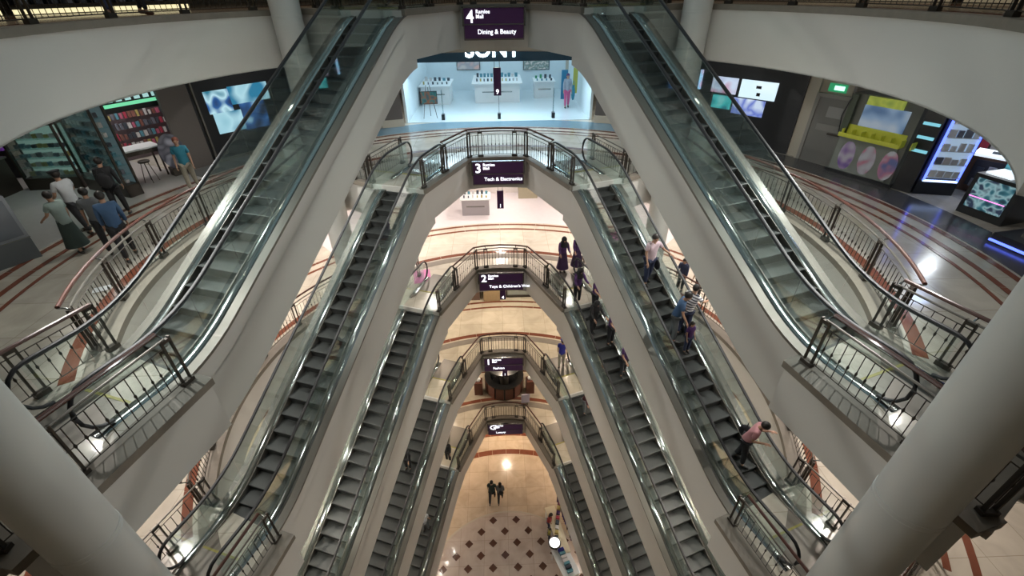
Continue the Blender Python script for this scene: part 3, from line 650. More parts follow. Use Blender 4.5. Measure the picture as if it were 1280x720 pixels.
for x0, x1, z0, z1, i in ((.45, 1.35, 1.75, 2.55, 0), (1.35, 2.9, 1.95, 2.6, 1), (.55, 1.6, 1.0, 1.75, 1), (1.6, 2.6, .95, 1.95, 2)): MB().box((x0+x1)/2, -.02, (z0+z1)/2, x1-x0-.01, .05, z1-z0-.01).build('screen_panel', scr[i], t)
wallbit([(-11.75, 17.1), (-11.2, 17.95)], Z3, zt, mat('brown_pilaster', (.12, .10, .09), .5))
# --- accessory shop
bk = mat('rack_panel', (.16, .12, .13), .6)
shelving('back wall rack of the left accessory shop, hung with coloured packets', (-15.2, 18.1), (-13.0, 21.0), Z3, [.4, .78, 1.16, 1.54, 1.92, 2.3], bk, off=-.11, dep=.2)
goods((-15.2, 18.1), (-13.0, 21.0), [.43, .81, 1.19, 1.57, 1.95, 2.33], 26, 'coloured phone case packet on the left shop back rack', 'packets on the back rack', base=Z3, nrm=-.16, sz=.22, sx=.095)
shelving('side wall rack of the left accessory shop, next to the dark pilaster', (-13.1, 20.7), (-11.5, 17.75), Z3, [.3, .68, 1.06, 1.44, 1.82, 2.2], mat('pale_rack', (.45, .38, .38), .5), off=-.11, dep=.2)
goods((-13.1, 20.7), (-11.5, 17.75), [.33, .71, 1.09, 1.47, 1.85, 2.23], 24, 'red or white packet on the left shop side rack', 'packets on the side rack', base=Z3, nrm=-.16, sz=.21, sx=.09, pal=[M_goods[0], M_goods[1], M_goods[1], M_goods[3], M_goods[2]])
t = thing('shop_header', 'dark shop header with a glowing green strip over the accessory shop at the left', 'sign', (-12.85, 15.9, Z3+2.45), math.atan2(18.0-15.9, -11.6+12.85)); LL = 2.35
MB().box(LL/2, .1, .35, LL, .2, 1.0).build('header_board', M_black, t); MB().box(LL/2, -.03, .08, LL*.92, .06, .10).build('green_strip', mat('green_neon', (.1, .5, .25), .4, emit=.75, ecol=(.20, .75, .42)), t)
for i in range(7): MB().box(.3+i*.28, -.03, .25, .17, .04, .13).build('lit_letter_block', mat('pale_lit', (.4, .6, .6), .4, emit=.6, ecol=(.5, .8, .8)), t)
t = thing('display_table', 'white topped high table with dark legs in the left accessory shop', 'table', (-12.95, 16.35, Z3), math.atan2(1, .75))
MB().box(0, 0, 1.06, 1.7, .8, .05).build('table_top', M_wht, t); MB().box(0, 0, .96, 1.66, .76, .14).build('apron', M_dark, t)
for sx in (-.75, .75):
    for sy in (-.33, .33): MB().box(sx, sy, .45, .05, .05, .9).build('leg', M_dark, t)
t = thing('bar_stool', 'dark bar stool under the white topped table in the left accessory shop', 'stool', (-12.35, 16.0, Z3)); MB().lathe([(.17, .70), (.18, .73), (.17, .76)], seg=14).build('seat', M_dark, t, True)
for q in range(4): MB().tube([(.1*math.cos(q*PI/2+.7), .1*math.sin(q*PI/2+.7), .7), (.22*math.cos(q*PI/2+.7), .22*math.sin(q*PI/2+.7), 0)], .014, 5).build('leg', M_dark, t)
t = thing('poster_stand', 'leaning oval photo display beside the white table in the left accessory shop', 'display', (-11.75, 16.75, Z3), .9)
MB().ell(0, 0, .85, .42, .05, .62, 20, 10).build('face_board', screen_mat('poster_grey', [(.25, .24, .27), (.06, .06, .08), (.45, .45, .5)], .25, 3.0), t, True); MB().box(0, .1, .14, .5, .4, .28).build('base', M_dark, t)
# glass cases
def glass_case(label, p0, p1, h, dep, lit, pal, rows, n, glab):
    t = thing('glass_display_case', label, 'display case', (p0[0], p0[1], Z3), math.atan2(p1[1]-p0[1], p1[0]-p0[0])); L = math.hypot(p1[0]-p0[0], p1[1]-p0[1])
    MB().box(L/2, dep/2, .2, L, dep, .4).build('plinth', M_dark, t); MB().box(L/2, dep-.03, h/2+.2, L-.06, .04, h-.4).build('back_panel', lit, t); MB().box(L/2, dep/2, h, L, dep, .08).build('cap', M_dark, t)
    for q in (0.03, L-.03): 
        for w in (.03, dep-.03): MB().box(q, w, h/2, .06, .06, h).build('frame_post', M_dark, t)
    MB().box(L/2, .0, h/2+.2, L-.1, .012, h-.45).build('glass_pane', M_shopglass, t)
    zs = [.42+(h-.6)*i/rows for i in range(rows)]
    for q in zs[1:]: MB().box(L/2, dep/2+.02, q, L-.1, dep-.1, .015).build('glass_shelf', M_shopglass, t)
    a = math.atan2(p1[1]-p0[1], p1[0]-p0[0]); c = (p0[0]-math.sin(a)*dep*.5, p0[1]+math.cos(a)*dep*.5); c1 = (p1[0]-math.sin(a)*dep*.5, p1[1]+math.cos(a)*dep*.5)
    goods(lerp(c, c1, .05), lerp(c, c1, .95), [z_+.01 for z_ in zs], n, glab, glab.split(' in the')[0]+'s in the case', base=Z3, nrm=0, sz=.13, sx=.11, dep=.1, pal=pal, name='trinket', cat='goods')
    return t
lit1 = mat('lit_case_back', (.30, .42, .38), .5, emit=.22, ecol=(.5, .75, .65)); lit2 = mat('dim_case_back', (.14, .22, .24), .5, emit=.07, ecol=(.5, .75, .8))
pw = [M_goods[1], M_goods[1], M_goods[2], M_goods[4], M_goods[7]]
glass_case('lit glass display case at the far left of the third floor, above the guard', (-16.1, 15.35), (-14.35, 15.5), 2.15, .55, lit1, pw+[M_goods[5]], 5, 9, 'small item in the leftmost lit glass case')
glass_case('dark framed tall glass case between the guard and the accessory shop', (-14.1, 15.35), (-12.1, 14.45), 2.95, .45, lit2, pw, 8, 10, 'small item in the tall dark framed glass case')
t = thing('counter', 'dark counter at the far left edge of the third floor', 'counter', (-17.6, 15.0, Z3)); MB().box(0, 0, .55, 2.4, .9, 1.1).build('body', M_dark, t); MB().box(0, 0, 1.13, 2.5, 1.0, .06).build('counter_top', M_steel_d, t)
t = thing('light_box', 'purple light box above the dark counter at the far left edge', 'light box', (-18.4, 16.6, Z3+1.2)); MB().box(0, 0, .3, 2.0, .2, .9).build('face', mat('purple_lit', (.06, .02, .12), .4, emit=.12, ecol=(.35, .1, .7)), t); MB().box(0, .13, -.5, 2.0, .06, 1.4).build('stand', M_black, t)
# grey info panel
t = thing('information_stand', 'slab shaped grey information stand on the third floor at the left edge', 'stand', (-12.05, 10.15, Z3), math.atan2(10.48-9.73, -11.49+11.93))
MB().box(-.0, .25, .28, 1.0, .5, .56).build('base', mat('dark_slate_panel', (.10, .115, .125), .3), t); MB().box(0, .25, 1.1, 1.0, .5, 1.08).build('screen_housing', mat('grey_panel', (.20, .22, .26), .25, coat=.5), t)
MB().box(0, .25, .57, 1.02, .52, .02).build('seam_strip', M_steel, t); MB().box(.0, .0-.012, 1.1, .86, .02, .9).build('glass_screen', mat('off_screen', (.10, .12, .15), .12, coat=.5), t)
MB().box(0, 0, 0, .01, .01, .01)
t = thing('paper', 'white paper lying on the rim coping by the left railing', 'paper', (-9.1, 8.9, Z3+.01), .5); MB().box(0, 0, .004, .34, .24, .008).build('sheet', M_wht, t)
# --- right LED wall
A, B = (8.65, 20.83), (11.44, 17.58)
t = thing('video_wall', 'black shop wall with four lit screens behind the right upper escalator', 'video wall', (A[0], A[1], Z3), math.atan2(B[1]-A[1], B[0]-A[0])); LL = math.hypot(B[0]-A[0], B[1]-A[1])
MB().box(LL/2, .1, 1.82, LL, .2, 3.64).build('wall_panel', M_black, t)
sr = [screen_mat('screen_pale', [(.35, .4, .55), (.5, .6, .75), (.45, .25, .35)], 1.0, 2.0, 1), screen_mat('screen_white', [(.62, .8, .9), (.7, .85, .95), (.6, .8, .9)], 1.05, 1.0, 2), screen_mat('screen_teal', [(.02, .2, .25), (.05, .5, .5), (.2, .6, .6)], .9, 2.5, 3), screen_mat('screen_mixed', [(.5, .6, .75), (.1, .15, .5), (.6, .7, .8)], 1.0, 2.8, 5)]
for x0, x1, z0, z1, i in ((.7, 1.75, 1.9, 2.5, 0), (1.9, 3.3, 1.85, 2.5, 1), (.85, 1.65, 1.3, 1.8, 2), (1.75, 3.0, 1.2, 1.8, 3)):
    MB().box((x0+x1)/2, -.03, (z0+z1)/2, x1-x0, .06, z1-z0).build('screen_panel', sr[i], t)
MB().box(2.62, -.065, 2.28, .2, .01, .10).box(2.66, -.065, 2.02, .14, .01, .12).build('screen_mark', M_black, t)
MB().box(.15, -.03, 2.3, .12, .05, .75).build('light_strip', screen_mat('strip', [(.8, .25, .35), (.3, .6, .9), (.5, .8, .9)], 1.3, 2.0), t)
# --- beige wall with service door
A, B = (11.44, 17.58), (12.75, 15.25); a_ = math.atan2(B[1]-A[1], B[0]-A[0]); M_bw = mat('beige_partition', (.42, .38, .31), .6)
struct(seg(MB(), A, lerp(A, B, .58), Z3, zt, .2, .16).build('wall_service', M_bw))
t = struct(MB().box(0, 0, 1.13, 1.34, .06, 2.26).build('door_1', mat('grey_door', (.17, .165, .155), .45))); c = lerp((11.70, 17.13), (12.39, 15.7), .47); t.location = (c[0], c[1], Z3); t.rotation_euler = (0, 0, a_)
fr = MB(); fr.box(-.72, 0, 1.15, .12, .16, 2.3); fr.box(.72, 0, 1.15, .12, .16, 2.3); fr.box(0, 0, 2.33, 1.56, .16, .12); fr.build('door_frame', mat('frame_grey', (.24, .23, .21), .5), t)
MB().box(.0, -.04, 1.82, .5, .01, .36).build('notice', mat('notice_grey', (.30, .30, .29), .6), t); MB().box(.28, -.07, 1.10, .52, .05, .05).build('push_bar', M_dark, t); MB().box(.02, -.045, 1.28, .95, .01, .22).build('kick_plate', mat('plate_grey', (.22, .215, .20), .5), t)
MB().box(-.82, -.02, 1.8, .12, .1, 3.6).build('door_architrave', M_bw, t)
t = thing('exit_sign', 'green lit exit sign above the grey service door', 'sign', (12.02, 16.72, Z3+2.46), a_); MB().box(0, 0, .13, .62, .08, .27).build('housing', mat('green_sign', (.02, .18, .08), .4, emit=.35, ecol=(.05, .6, .25)), t); MB().box(.06, -.045, .13, .34, .01, .14).build('pictogram', mat('pale_green_lit', (.4, .9, .6), .4, emit=1.6, ecol=(.45, 1, .7)), t)
# --- yellow shelf kiosk
A, B = (11.95, 15.75), (12.88, 13.9); a_ = math.atan2(B[1]-A[1], B[0]-A[0]); LL = math.hypot(B[0]-A[0], B[1]-A[1])
t = thing('merchandise_kiosk', 'kiosk with a yellow tray shelf and blurred screen beside the service door', 'kiosk', (A[0], A[1], Z3), a_)
M_y = mat('yellow_green_panel', (.50, .52, .06), .5, emit=.05, ecol=(.6, .65, .05)); M_kg = mat('kiosk_grey', (.15, .16, .14), .5)
MB().box(LL/2, .45, .05, LL+.1, 1.0, .10).build('plinth', M_black, t); MB().box(LL/2, .45, 1.33, LL, .9, 2.6).build('cabinet', M_kg, t)
MB().box(LL/2-.05, -.03, .68, LL-.25, .05, 1.1).build('poster_board', mat('poster_grey_green', (.22, .24, .22), .5), t)
for i, (c1, c2) in enumerate((((.14, .08, .25), (.30, .22, .34)), ((.42, .10, .16), (.34, .30, .33)), ((.10, .12, .26), (.40, .16, .22)))):
    pm = screen_mat('poster_print_%d' % i, [c1, c2, (.4, .4, .42)], .35, 4.0, i*2.3); MB().ell(.5+i*.66, -.06, .66, .25, .02, .48, 18, 8).build('printed_shape', pm, t, True)
MB().box(LL/2-.0, -.14, 1.30, LL-.2, .30, .04).build('tray', M_y, t); MB().box(LL/2, -.28, 1.36, LL-.2, .03, .10).build('tray_lip', M_y, t); MB().box(LL/2, -.0, 1.48, LL-.2, .03, .36).build('tray_back', M_y, t)
for i in range(8): MB().box(.18+i*.30, -.14, 1.42, .03, .28, .22).build('tray_divider', M_y, t)
MB().box(LL/2+.1, -.03, 2.0, LL-.75, .06, .66).build('screen', screen_mat('screen_sky', [(.12, .22, .40), (.30, .45, .65), (.5, .6, .7)], .42, 2.2, 4), t); MB().box(LL/2, -.05, 2.47, LL-1.0, .05, .26).build('header_emblem', screen_mat('screen_lime', [(.25, .32, .05), (.45, .52, .08), (.2, .3, .06)], .5, 3, 2), t)
MB().box(.12, -.10, 1.95, .20, .10, 1.3).build('side_fin', mat('olive', (.08, .10, .07), .5), t); MB().tube([(.0, -.12, 1.35), (-.05, -.2, 1.9), (.02, -.18, 2.4), (.15, -.1, 2.6)], .02, 5).build('cable', M_black, t)
# --- neon edged cabinet
A, B = (13.15, 13.35), (13.95, 12.75); a_ = math.atan2(B[1]-A[1], B[0]-A[0]); M_neon = mat('blue_neon', (.05, .1, .8), .4, emit=2.6, ecol=(.10, .16, 1.0)); M_neonw = mat('pale_neon', (.4, .5, 1), .4, emit=2.2, ecol=(.45, .6, 1))
t = thing('neon_cabinet', 'black cabinet outlined in blue neon with white boxes, right of the yellow shelf kiosk', 'cabinet', (13.27, 13.36, Z3), math.atan2(-.25, .97))
MB().box(.55, .27, 1.35, 1.1, .5, 2.7).build('carcass', M_black, t); MB().box(.55, -.01, 1.5, .86, .03, 1.9).build('lit_back', mat('lit_shelf_back', (.4, .5, .6), .4, emit=.35, ecol=(.6, .8, 1)), t)
for q in (.10, 1.0): MB().box(q, -.04, 1.48, .04, .05, 2.05).build('neon_tube', M_neon, t)
MB().box(.55, -.04, 2.5, .92, .05, .04).build('neon_tube', M_neon, t); MB().box(.55, -.04, .46, .92, .06, .05).build('neon_tube', M_neonw, t)
for q in (.6, 1.0, 1.4, 1.8, 2.2): MB().box(.55, -.06, q, .84, .14, .02).build('shelf', M_wht, t)
goods((13.35, 13.30), (14.15, 13.08), [.62, 1.02, 1.42, 1.82, 2.22], 4, 'white boxed gadget in the neon edged cabinet', 'white boxes in the neon cabinet', base=Z3, nrm=-.08, sz=.2, sx=.16, pal=[M_wht, M_wht, M_goods[1], M_goods[7]], name='product_box', cat='box')
t = thing('lit_side_cabinet', 'narrow black cabinet with teal shelves between yellow kiosk and neon cabinet', 'cabinet', (12.93, 13.85, Z3), -1.11); MB().box(.28, .16, 1.35, .52, .3, 2.7).build('carcass', M_black, t)
for q in (1.3, 1.7, 2.1): MB().box(.28, -.02, q, .42, .06, .08).build('lit_shelf', mat('teal_lit', (.1, .3, .4), .4, emit=.6, ecol=(.3, .8, .95)), t)
# --- counters at right
t = thing('product_counter', 'brown framed counter with lit white top and boxes in the right tech shop', 'counter', (15.1, 13.5, Z3), -.95)
MB().box(.7, .4, .55, 1.9, .8, 1.1).build('body', mat('brown_laminate', (.16, .085, .06), .4), t); MB().box(.7, -.02, .62, 1.6, .04, .8).build('recess', mat('dark_recess', (.05, .05, .07), .4), t); MB().box(.7, .4, 1.14, 1.95, .85, .07).build('lit_top', mat('lit_top', (.8, .85, .9), .4, emit=.8, ecol=(.85, .95, 1)), t)
goods((15.0, 13.45), (15.9, 12.15), [.25, .62], 6, 'grey boxed gadget in the brown framed counter', 'boxes in the brown counter', base=Z3, nrm=-.1, sz=.26, sx=.15, pal=[M_goods[7], M_goods[1], M_goods[2]], name='product_box', cat='box')
goods((15.4, 13.6), (16.3, 12.4), [1.19], 5, 'small dark gadget lying on the lit top of the brown framed counter', 'gadgets on the brown counter', base=Z3, nrm=0, sz=.04, sx=.22, dep=.16, pal=[M_goods[2], M_goods[7]], name='gadget', cat='gadget')
t = thing('product_counter', 'black counter with teal lit front and white top at the right edge', 'counter', (13.55, 11.95, Z3), -1.33)
MB().box(.5, .55, .58, 1.15, 1.1, 1.16).build('body', M_black, t); MB().box(.5, -.02, .65, .9, .04, .82).build('lit_window', screen_mat('window_teal', [(.02, .06, .09), (.04, .2, .26), (.4, .65, .7), (.03, .05, .1)], .5, 7, 3), t); MB().box(.5, -.04, .55, .88, .02, .025).build('pink_tube', mat('pink_neon', (.8, .2, .6), .4, emit=1.2, ecol=(1, .3, .8)), t)
MB().box(.35, .5, 1.19, .62, .7, .05).build('lit_top', mat('lit_top', (.8, .85, .9)), t); MB().box(.95, .75, 1.19, .3, .5, .05).build('lit_top', mat('lit_top', (.8, .85, .9)), t); MB().box(.5, .95, 1.4, 1.0, .06, .45).build('rear_screen', screen_mat('screen_tealb', [(.02, .1, .16), (.1, .4, .5), (.03, .15, .2)], .8, 5, 6), t)
t = thing('lit_platform', 'low black platform with a glowing blue edge at the right edge of the third floor', 'platform', (12.95, 9.3, Z3), -1.4); MB().box(0, .45, .14, 1.6, 1.1, .28).build('deck', M_black, t); MB().box(0, -.12, .09, 1.62, .04, .05).build('blue_edge', M_neon, t); MB().box(0, .5, .33, .9, .5, .10).build('display_plinth', M_steel_d, t)
shelving('back wall rack of the right tech shop hung with headphones', (15.6, 17.2), (19.0, 12.0), Z3, [.8, 1.25, 1.7, 2.15, 2.6], mat('dark_rack', (.07, .05, .05), .5), off=-.11)
goods((15.6, 17.2), (19.0, 12.0), [.85, 1.3, 1.75, 2.2], 20, 'headphone packet on the right shop back rack', 'headphone packets on the back rack', base=Z3, nrm=-.15, sz=.3, sx=.2, pal=[M_goods[0], M_goods[1], M_goods[2], M_goods[6], M_goods[1], M_goods[2]])
# blue glow lamp of the tech shop (ceiling mounted)
def arealight(name, loc, size, sizey, e, col, parent=None, rot=(0, 0, 0)):
    ld = bpy.data.lights.new(name, 'AREA'); ld.shape = 'RECTANGLE'; ld.size = size; ld.size_y = sizey; ld.energy = e; ld.color = col; o = bpy.data.objects.new(name, ld); COL.objects.link(o); o.location = loc; o.rotation_euler = rot; return o
arealight('shop_area_light', (14.6, 12.6, zt-.05), .6, .6, 22, (.5, .65, 1)); arealight('shop_area_light', (16.6, 14.6, zt-.05), .4, .4, 60, (.85, .92, 1)); arealight('shop_area_light', (-14.2, 17.8, zt-.05), 2, 2, 80, (1, .95, .92)); arealight('shop_area_light', (-14, 14.6, zt-.05), 2, 1, 30, (.8, 1, .95))
# --- centre shop, level three
arealight('shop_area_light', (0, 24.6, Z3+2.66), 8, .5, 230, (.62, .86, 1), rot=(-.55, 0, 0))  # added light without a fixture, strengthens the cool spill before the shop
M_cw = mat('cool_white_wall', (.72, .80, .84), .5); M_cf = mat('cool_white_floor', (.66, .74, .78), .2, coat=.4)
struct(MB().box(0.1, 28.05, Z3+.008, 9.3, 8.5, .016).build('floor', M_cf)); struct(MB().box(.1, 32.2, Z3+1.83, 9.4, .15, 3.66).build('wall_shop_back', M_cw))
for sx in (-4.55, 4.75): struct(MB().box(sx, 28.05, Z3+1.83, .12, 8.5, 3.66).build('wall_shop_side', M_cw))
t = thing('shop_header', 'dark blue shop header with white lit letters SONY behind the level 4 landing', 'sign', (.05, 23.95, Z3+2.72)); MB().box(.05, .1, .47, 9.06, .2, .94).build('header_board', mat('header_blue', (.008, .022, .035), .5, emit=.02, ecol=(.05, .4, .7)), t)
text('SONY', .98, mat('lit_white_blue', (1, 1, 1), .5, emit=5, ecol=(.75, .92, 1)), t, (-.18, -.02, .21), name='lettering', align='CENTER', ext=.03, bold=.02)
for x_ in (-3, 0, 3):
    for y_ in (25.4, 28.4, 31.0):
        t = bpy.data.objects.new('light_panel', MB().box(0, 0, 0, 2.2, 1.4, .03).mesh('light_panel', mat('cool_panel', (1, 1, 1), .5, emit=1.9, ecol=(.62, .86, 1)))); COL.objects.link(t); t.location = (x_, y_, zt-.04); t.parent = CEIL[4]
def white_table(label, x, y, w, d, h, z, n, m=None, top=None, items=None, gcol=None):
    t = thing('display_table', label, 'table', (x, y, z)); m = m or M_wht
    MB().box(0, 0, h-.03, w, d, .06).build('table_top', top or m, t); MB().box(0, 0, (h-.06)/2, w*.9, d*.85, h-.06).build('cabinet', m, t)
    MB().box(0, -d*.43-.01, h*.55, w*.6, .02, .05).build('drawer_line', M_steel, t)
    goods((x-w*.44, y), (x+w*.44, y), [h], n, (items or 'small product') + ' standing on the ' + label[:46], 'products on the '+label[:40], base=z, nrm=-d*.25, sz=.14, sx=.08, dep=.06, pal=gcol or [M_goods[2], M_goods[7], M_goods[1], M_goods[5]], name='gadget', cat='gadget')
    goods((x-w*.44, y), (x+w*.44, y), [h], n, (items or 'small product') + ' standing on the ' + label[:46], 'products on the '+label[:40], base=z, nrm=d*.25, sz=.2, sx=.14, dep=.05, pal=gcol or [M_goods[2], M_goods[4], M_goods[1]], name='gadget', cat='gadget')
    return t
white_table('large white counter in the middle of the bright centre shop', .05, 29.5, 2.9, 3.0, 1.1, Z3, 12)
white_table('white table at the left of the bright centre shop', -3.5, 28.9, 1.8, 2.4, 1.05, Z3, 6)
white_table('white table at the right of the bright centre shop', 2.9, 30.0, 1.3, 1.6, .95, Z3, 4, gcol=[M_goods[4], M_goods[2], mat('green_pack', (.05, .3, .15), .5)])
t = thing('easel', 'black easel with a framed teal and orange picture at the centre shop front', 'easel', (-3.45, 24.7, Z3), .1)
for sx in (-.35, .35): MB().tube([(sx, -.1, 0), (sx*.25, .05, 1.6)], .016, 5).build('leg', M_dark, t)
MB().tube([(0, .5, 0), (0, .05, 1.5)], .016, 5).build('leg', M_dark, t); MB().box(0, -.04, 1.02, .86, .05, .62).build('picture_frame', M_black, t); MB().box(0, -.07, 1.02, .80, .02, .56).build('picture', screen_mat('picture_teal', [(.02, .10, .12), (.03, .20, .22), (.30, .12, .05), (.05, .12, .14)], .5, 5, 2), t)
for x_, lb in ((-2.75, 'left'), (.12, 'middle'), (2.9, 'right')):
    t = thing('security_gate', 'thin glass security gate post at the %s of the centre shop entrance' % lb, 'security gate', (x_, 24.35, Z3)); MB().box(0, 0, .14, .16, .3, .28).build('base', M_black, t); MB().box(0, 0, .85, .02, .34, 1.15).build('glass_blade', M_shopglass, t); MB().tube([(0, .17, .28), (0, .17, 1.42)], .012, 5).build('edge_rod', M_steel, t)
person('woman in grey top and pink trousers at the right of the centre shop', 3.9, 26.6, Z3, (0, -1), cloth('pale_grey', (.35, .38, .45)), cloth('hot_pink', (.60, .12, .28)), 1.75, 0, 6, hairm=mat('purple_hair', (.10, .04, .16), .5), hair='long', female=True, sleeve='long', bag=(teal, -.32, .05, .8, .2, .3, .8))
t = thing('fabric_banner', 'tall blue and yellow fabric banner behind the woman in pink trousers', 'banner', (4.3, 27.2, Z3)); MB().box(-.5, 0, 1.1, .35, .05, 1.5).build('blue_panel', mat('blue_fabric', (.03, .2, .35), .7), t); MB().box(.1, 0, 1.3, .25, .05, 1.3).build('yellow_panel', mat('yellow_fabric', (.5, .5, .1), .7), t)
t = thing('wall_picture', 'framed white panel on the back wall of the bright centre shop', 'picture', (-1.75, 32.08, Z3+1.3)); MB().box(0, 0, .4, 1.5, .05, .9).build('frame', M_steel, t); MB().box(0, -.03, .4, 1.4, .02, .8).build('panel', screen_mat('pale_print', [(.5, .6, .65), (.3, .4, .5), (.6, .5, .5)], .5, 3), t)
t = thing('wall_picture', 'framed blue green panel on the right of the back wall in the centre shop', 'picture', (2.6, 32.08, Z3+1.2)); MB().box(0, 0, .5, 1.7, .05, 1.0).build('frame', M_steel, t); MB().box(0, -.03, .5, 1.6, .02, .9).build('panel', screen_mat('teal_print', [(.3, .45, .5), (.08, .2, .2), (.55, .65, .7)], .5, 6), t)
for sx, lb in ((-1, 'left'), (1, 'right')):
    t = thing('shop_pier', 'dark panelled pier with a pale base at the %s of the bright centre shop' % lb, 'pier', (sx*5.1 if sx < 0 else 5.35, 23.15, Z3), sx*-.28); MB().box(0, .05, 1.98, 1.0, .3, 3.3).build('panel', mat('pier_brown', (.13, .115, .11), .4), t); MB().box(0, .03, .17, 1.06, .36, .34).build('base', M_crm, t)
    if sx > 0: MB().box(.05, -.12, 1.0, .16, .04, .2).box(-.05, -.12, 1.6, .1, .04, .5).build('lit_label', mat('warm_lit', (1, .9, .7), .4, emit=1.2, ecol=(1, .85, .6)), t)
# --- level two centre
Z2 = Z(2); M_lw = mat('warm_white_wall', (.70, .64, .60), .6)
struct(MB().ring(12.2, 16.6, Z2, Z2+.006, -42*D2, 42*D2, 30).build('floor', mat('lilac_white_tile', (.66, .60, .61), .25, noise=.08)))
struct(MB().ring(16.6, 16.8, Z2, Z2+3.66, -40*D2, 40*D2, 30).build('wall_second_floor', M_lw))
for x_ in (1.75, 3.2, -3.4): struct(MB().box(x_, 26.4, Z2+1.83, .9 if x_ != 1.75 else 1.15, .5, 3.66).build('wall_pilaster', mat('olive_beige', (.36, .32, .22), .6)))
white_table('white kiosk counter with gadgets on the second floor, under the level 3 sign', -1.35, 24.3, 1.7, 1.1, 1.0, Z2, 6, m=mat('grey_kiosk', (.32, .29, .30), .5), top=M_wht)
t = thing('pink_floor_patch', 'pink patch on the second floor by the head of the third left escalator', 'mat', (-3.55, 17.4, Z2+.01), .2); MB().box(0, 0, .004, .75, 1.1, .008).build('sheet', mat('pink_patch', (.60, .16, .38), .5), t)  # flat sheet in place of a pink gradient on the floor
# --- level one centre
Z1_ = Z(1); struct(MB().ring(15.6, 15.8, Z1_, Z1_+3.66, -40*D2, 40*D2, 30).build('wall_first_floor', M_crm))
t = thing('shop_counter', 'dark brown counter on the first floor under the level 2 sign', 'counter', (-2.2, 22.9, Z1_)); MB().box(0, .3, .5, 1.7, .8, 1.0).build('body', mat('dark_brown_panel', (.13, .08, .06), .5), t); MB().box(0, .3, 1.03, 1.8, .9, .06).build('counter_top', mat('dark_brown_top', (.2, .12, .09), .4), t)
t = thing('wicker_display', 'tan woven block display on the first floor beside the brown counter', 'display', (-.62, 22.95, Z1_)); MB().box(0, 0, .5, 1.0, .6, 1.0).build('body', mat('wicker', (.42, .30, .16), .7, noise=.5, nscale=20), t); MB().box(0, 0, 1.02, 1.05, .65, .05).build('lid', mat('wicker', (.42, .30, .16)), t)
t = thing('shop_window', 'dark framed shop window on the first floor right of the narrow sign', 'window', (1.3, 23.0, Z1_)); MB().box(0, .06, .75, 2.0, .05, 1.3).build('pane', mat('window_grey', (.30, .32, .28), .25), t); w_ = MB(); w_.box(0, 0, .1, 2.1, .12, .12); w_.box(-1.0, 0, .8, .08, .12, 1.5); w_.box(1.0, 0, .8, .08, .12, 1.5); w_.build('frame', M_dark, t)
# --- ground floor kiosk under level one sign
Z0 = Z(0); t = thing('round_kiosk', 'round dark kiosk with brown panels on the ground floor under the level 1 sign', 'kiosk', (0, 20.5, Z0))
MB().lathe([(1.15, 0), (1.15, .95), (1.22, .97), (1.22, 1.04), (.85, 1.04), (.85, .2)], seg=28).build('counter_ring', mat('kiosk_black', (.03, .032, .035), .3), t)
MB().lathe([(.28, 0), (.28, 1.7), (.34, 1.72), (.34, 1.8)], seg=16).build('core', M_steel_d, t); MB().lathe([(.9, 1.78), (.98, 1.8), (.98, 1.88), (.1, 1.9)], seg=28).build('canopy', mat('kiosk_black', (.03, .032, .035)), t)
for a in range(-70, 71, 28): x_, y_ = 1.18*math.sin(a*D2), -1.18*math.cos(a*D2); MB().box(x_, y_, .5, .48, .05, .85, a*D2).build('brown_panel', mat('brown_panel', (.16, .06, .04), .35), t)
for sx in (-1, 1): t2 = thing('pedestal', 'brown pedestal with a pale lamp on the %s of the round kiosk' % ('left' if sx < 0 else 'right'), 'pedestal', (sx*1.6, 20.1, Z0)); MB().box(0, 0, .5, .5, .5, 1.0).build('body', mat('brown_panel', (.16, .06, .04)), t2); MB().lathe([(.12, 1.0), (.16, 1.12), (.1, 1.22)], seg=12).build('lamp_bowl', M_wht, t2)
t = thing('white_board', 'small white board beside the round kiosk on the ground floor', 'board', (1.25, 18.95, Z0), .1); MB().box(0, 0, .55, .5, .04, .7).build('face', mat('lilac_white', (.55, .52, .68), .5), t); MB().box(0, .06, .1, .3, .2, .2).build('foot', M_steel, t)
# --- hall floor shop at lower right
zz = 0
t = thing('sales_counter', 'pale curved sales counter on the hall floor at the right of the diamond tiles', 'counter', (2.75, 13.6, 0), -1.35); MB().box(0, 0, .45, 2.6, .5, .9).build('body', M_wht, t); MB().box(0, 0, .93, 2.7, .6, .06).build('counter_top', mat('cream_top', (.7, .62, .45), .4), t)
goods((2.5, 12.4), (3.0, 14.9), [.96], 9, 'coloured folded item on the pale sales counter of the hall floor', 'folded items on the sales counter', nrm=0, sz=.14, sx=.2, dep=.2, pal=[M_goods[0], purple, brightblue, M_goods[2], M_goods[5], M_goods[1]], name='folded_item', cat='clothes')
t = thing('clothes_rack', 'clothes rack with purple and blue garments on the hall floor at the lower right', 'rack', (3.45, 14.3, 0), -1.35); MB().tube([(-1.3, 0, 0), (-1.3, 0, 1.6), (1.3, 0, 1.6), (1.3, 0, 0)], .02, 6).build('frame', M_steel, t)
goods((3.15, 15.5), (3.7, 13.1), [.6], 16, 'garment hanging on the rack at the lower right of the hall floor', 'garments on the hall floor rack', nrm=0, sz=.95, sx=.05, dep=.45, pal=[purple, purple, brightblue, M_goods[3], blk, M_goods[1]], name='garment', cat='clothes')
t = thing('display_table', 'white framed table with blue goods on the hall floor at the lower right', 'table', (3.0, 11.9, 0), -1.2); MB().box(0, 0, .85, 1.6, .9, .05).build('table_top', M_wht, t)
for sx in (-.7, .7):
    for sy in (-.4, .4): MB().box(sx, sy, .42, .05, .05, .84).build('leg', M_wht, t)
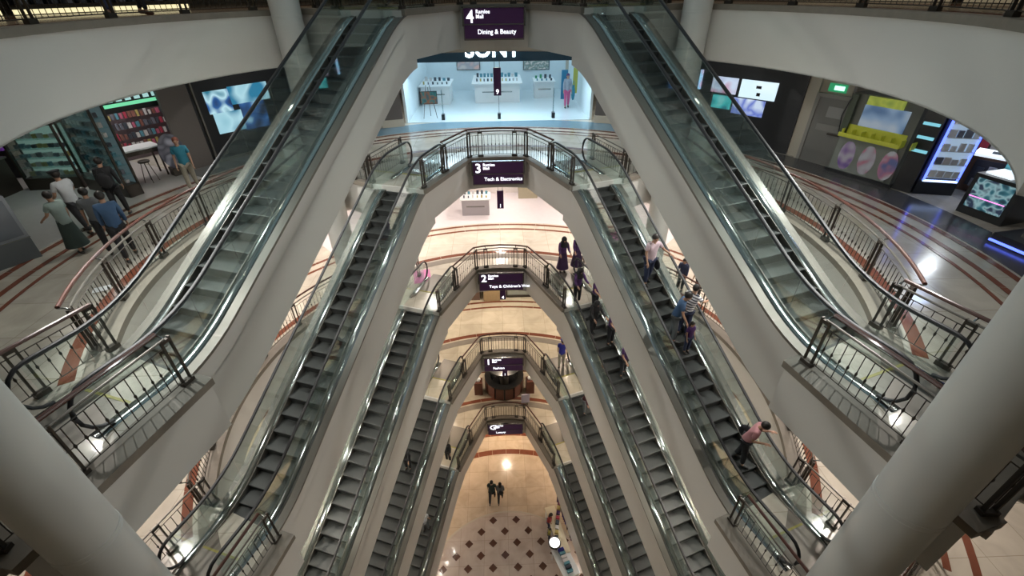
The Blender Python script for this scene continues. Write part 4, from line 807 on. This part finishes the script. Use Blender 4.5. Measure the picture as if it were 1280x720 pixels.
goods((2.8, 12.5), (3.2, 11.3), [.88], 7, 'blue or dark boxed item on the white framed table of the hall floor', 'boxes on the white table', nrm=0, sz=.2, sx=.15, dep=.3, pal=[brightblue, M_goods[4], M_goods[2], M_goods[1]], name='product_box', cat='box')
t = thing('round_lamp', 'round white disc lamp on a stand over the sales counter at the lower right', 'lamp', (2.47, 12.55, 0)); MB().lathe([(.29, 1.48), (.31, 1.5), (.31, 1.55), (.25, 1.57)], seg=28).build('disc_diffuser', mat('white_lamp', (1, 1, 1), .4, emit=1.5, ecol=(.95, .97, 1)), t); MB().tube([(.3, 0, 0), (.3, 0, 1.49)], .02, 6).build('pole', M_dark, t); MB().lathe([(.31, 1.47), (.34, 1.48), (.34, 1.54), (.31, 1.56)], seg=28).build('rim', M_dark, t)
person('woman in red top standing at the sales counter of the hall floor', 2.35, 14.1, 0, (1, -.1), red, navy, 1.66, 8, 0, female=True, hair='long')
person('child in yellow top standing at the sales counter of the hall floor', 2.3, 13.5, 0, (1, 0), cloth('yellow', (.45, .40, .10)), navy, 1.2, 4, 0, female=True)
# --- level four: low lit shop base strip and shelving behind the top railings
M_strip = mat('warm_strip', (1, .9, .55), .5, emit=.9, ecol=(1, .88, .52))
for sg in (-1, 1):
    for i in range(8):
        a0 = (52+i*11)*D2*sg; a1 = (52+i*11+9.6)*D2*sg; a0, a1 = min(a0, a1), max(a0, a1)
        o = thing('shop_window_bay', 'lit shop window bay behind the top %s railing, %s the column' % (side[sg], ['nearest', 'second from', 'third from', 'fourth from', 'fifth from', 'sixth from', 'seventh from', 'farthest from'][i]), 'shop window', (0, 0, Z(4)), 0, 'fourth floor shop windows')
        MB().ring(13.4, 13.5, .02, .13, a0, a1, 4).build('light_strip' if sg < 0 else 'pale_plinth', M_strip if sg < 0 else mat('pale_plinth', (.5, .42, .28), .5, emit=.12, ecol=(1, .8, .5)), o); MB().ring(13.5, 13.6, .02, 3.6, a0, a1, 4).build('dark_window', M_black, o); MB().ring(13.38, 13.6, 0, .02, a0, a1, 4).build('kerb', M_dark, o)
        am = (a0+a1)/2
        for j in range(6):
            aa = a0+(a1-a0)*(j+.5)/6; MB().box(13.3*math.sin(aa), CY+13.3*math.cos(aa), .42, .16, .22, .34, -aa).build('dark_merchandise', M_goods[2] if j % 3 else M_goods[7], o)
        MB().ring(13.2, 13.5, .20, .24, a0, a1, 4).build('shelf', M_dark, o)
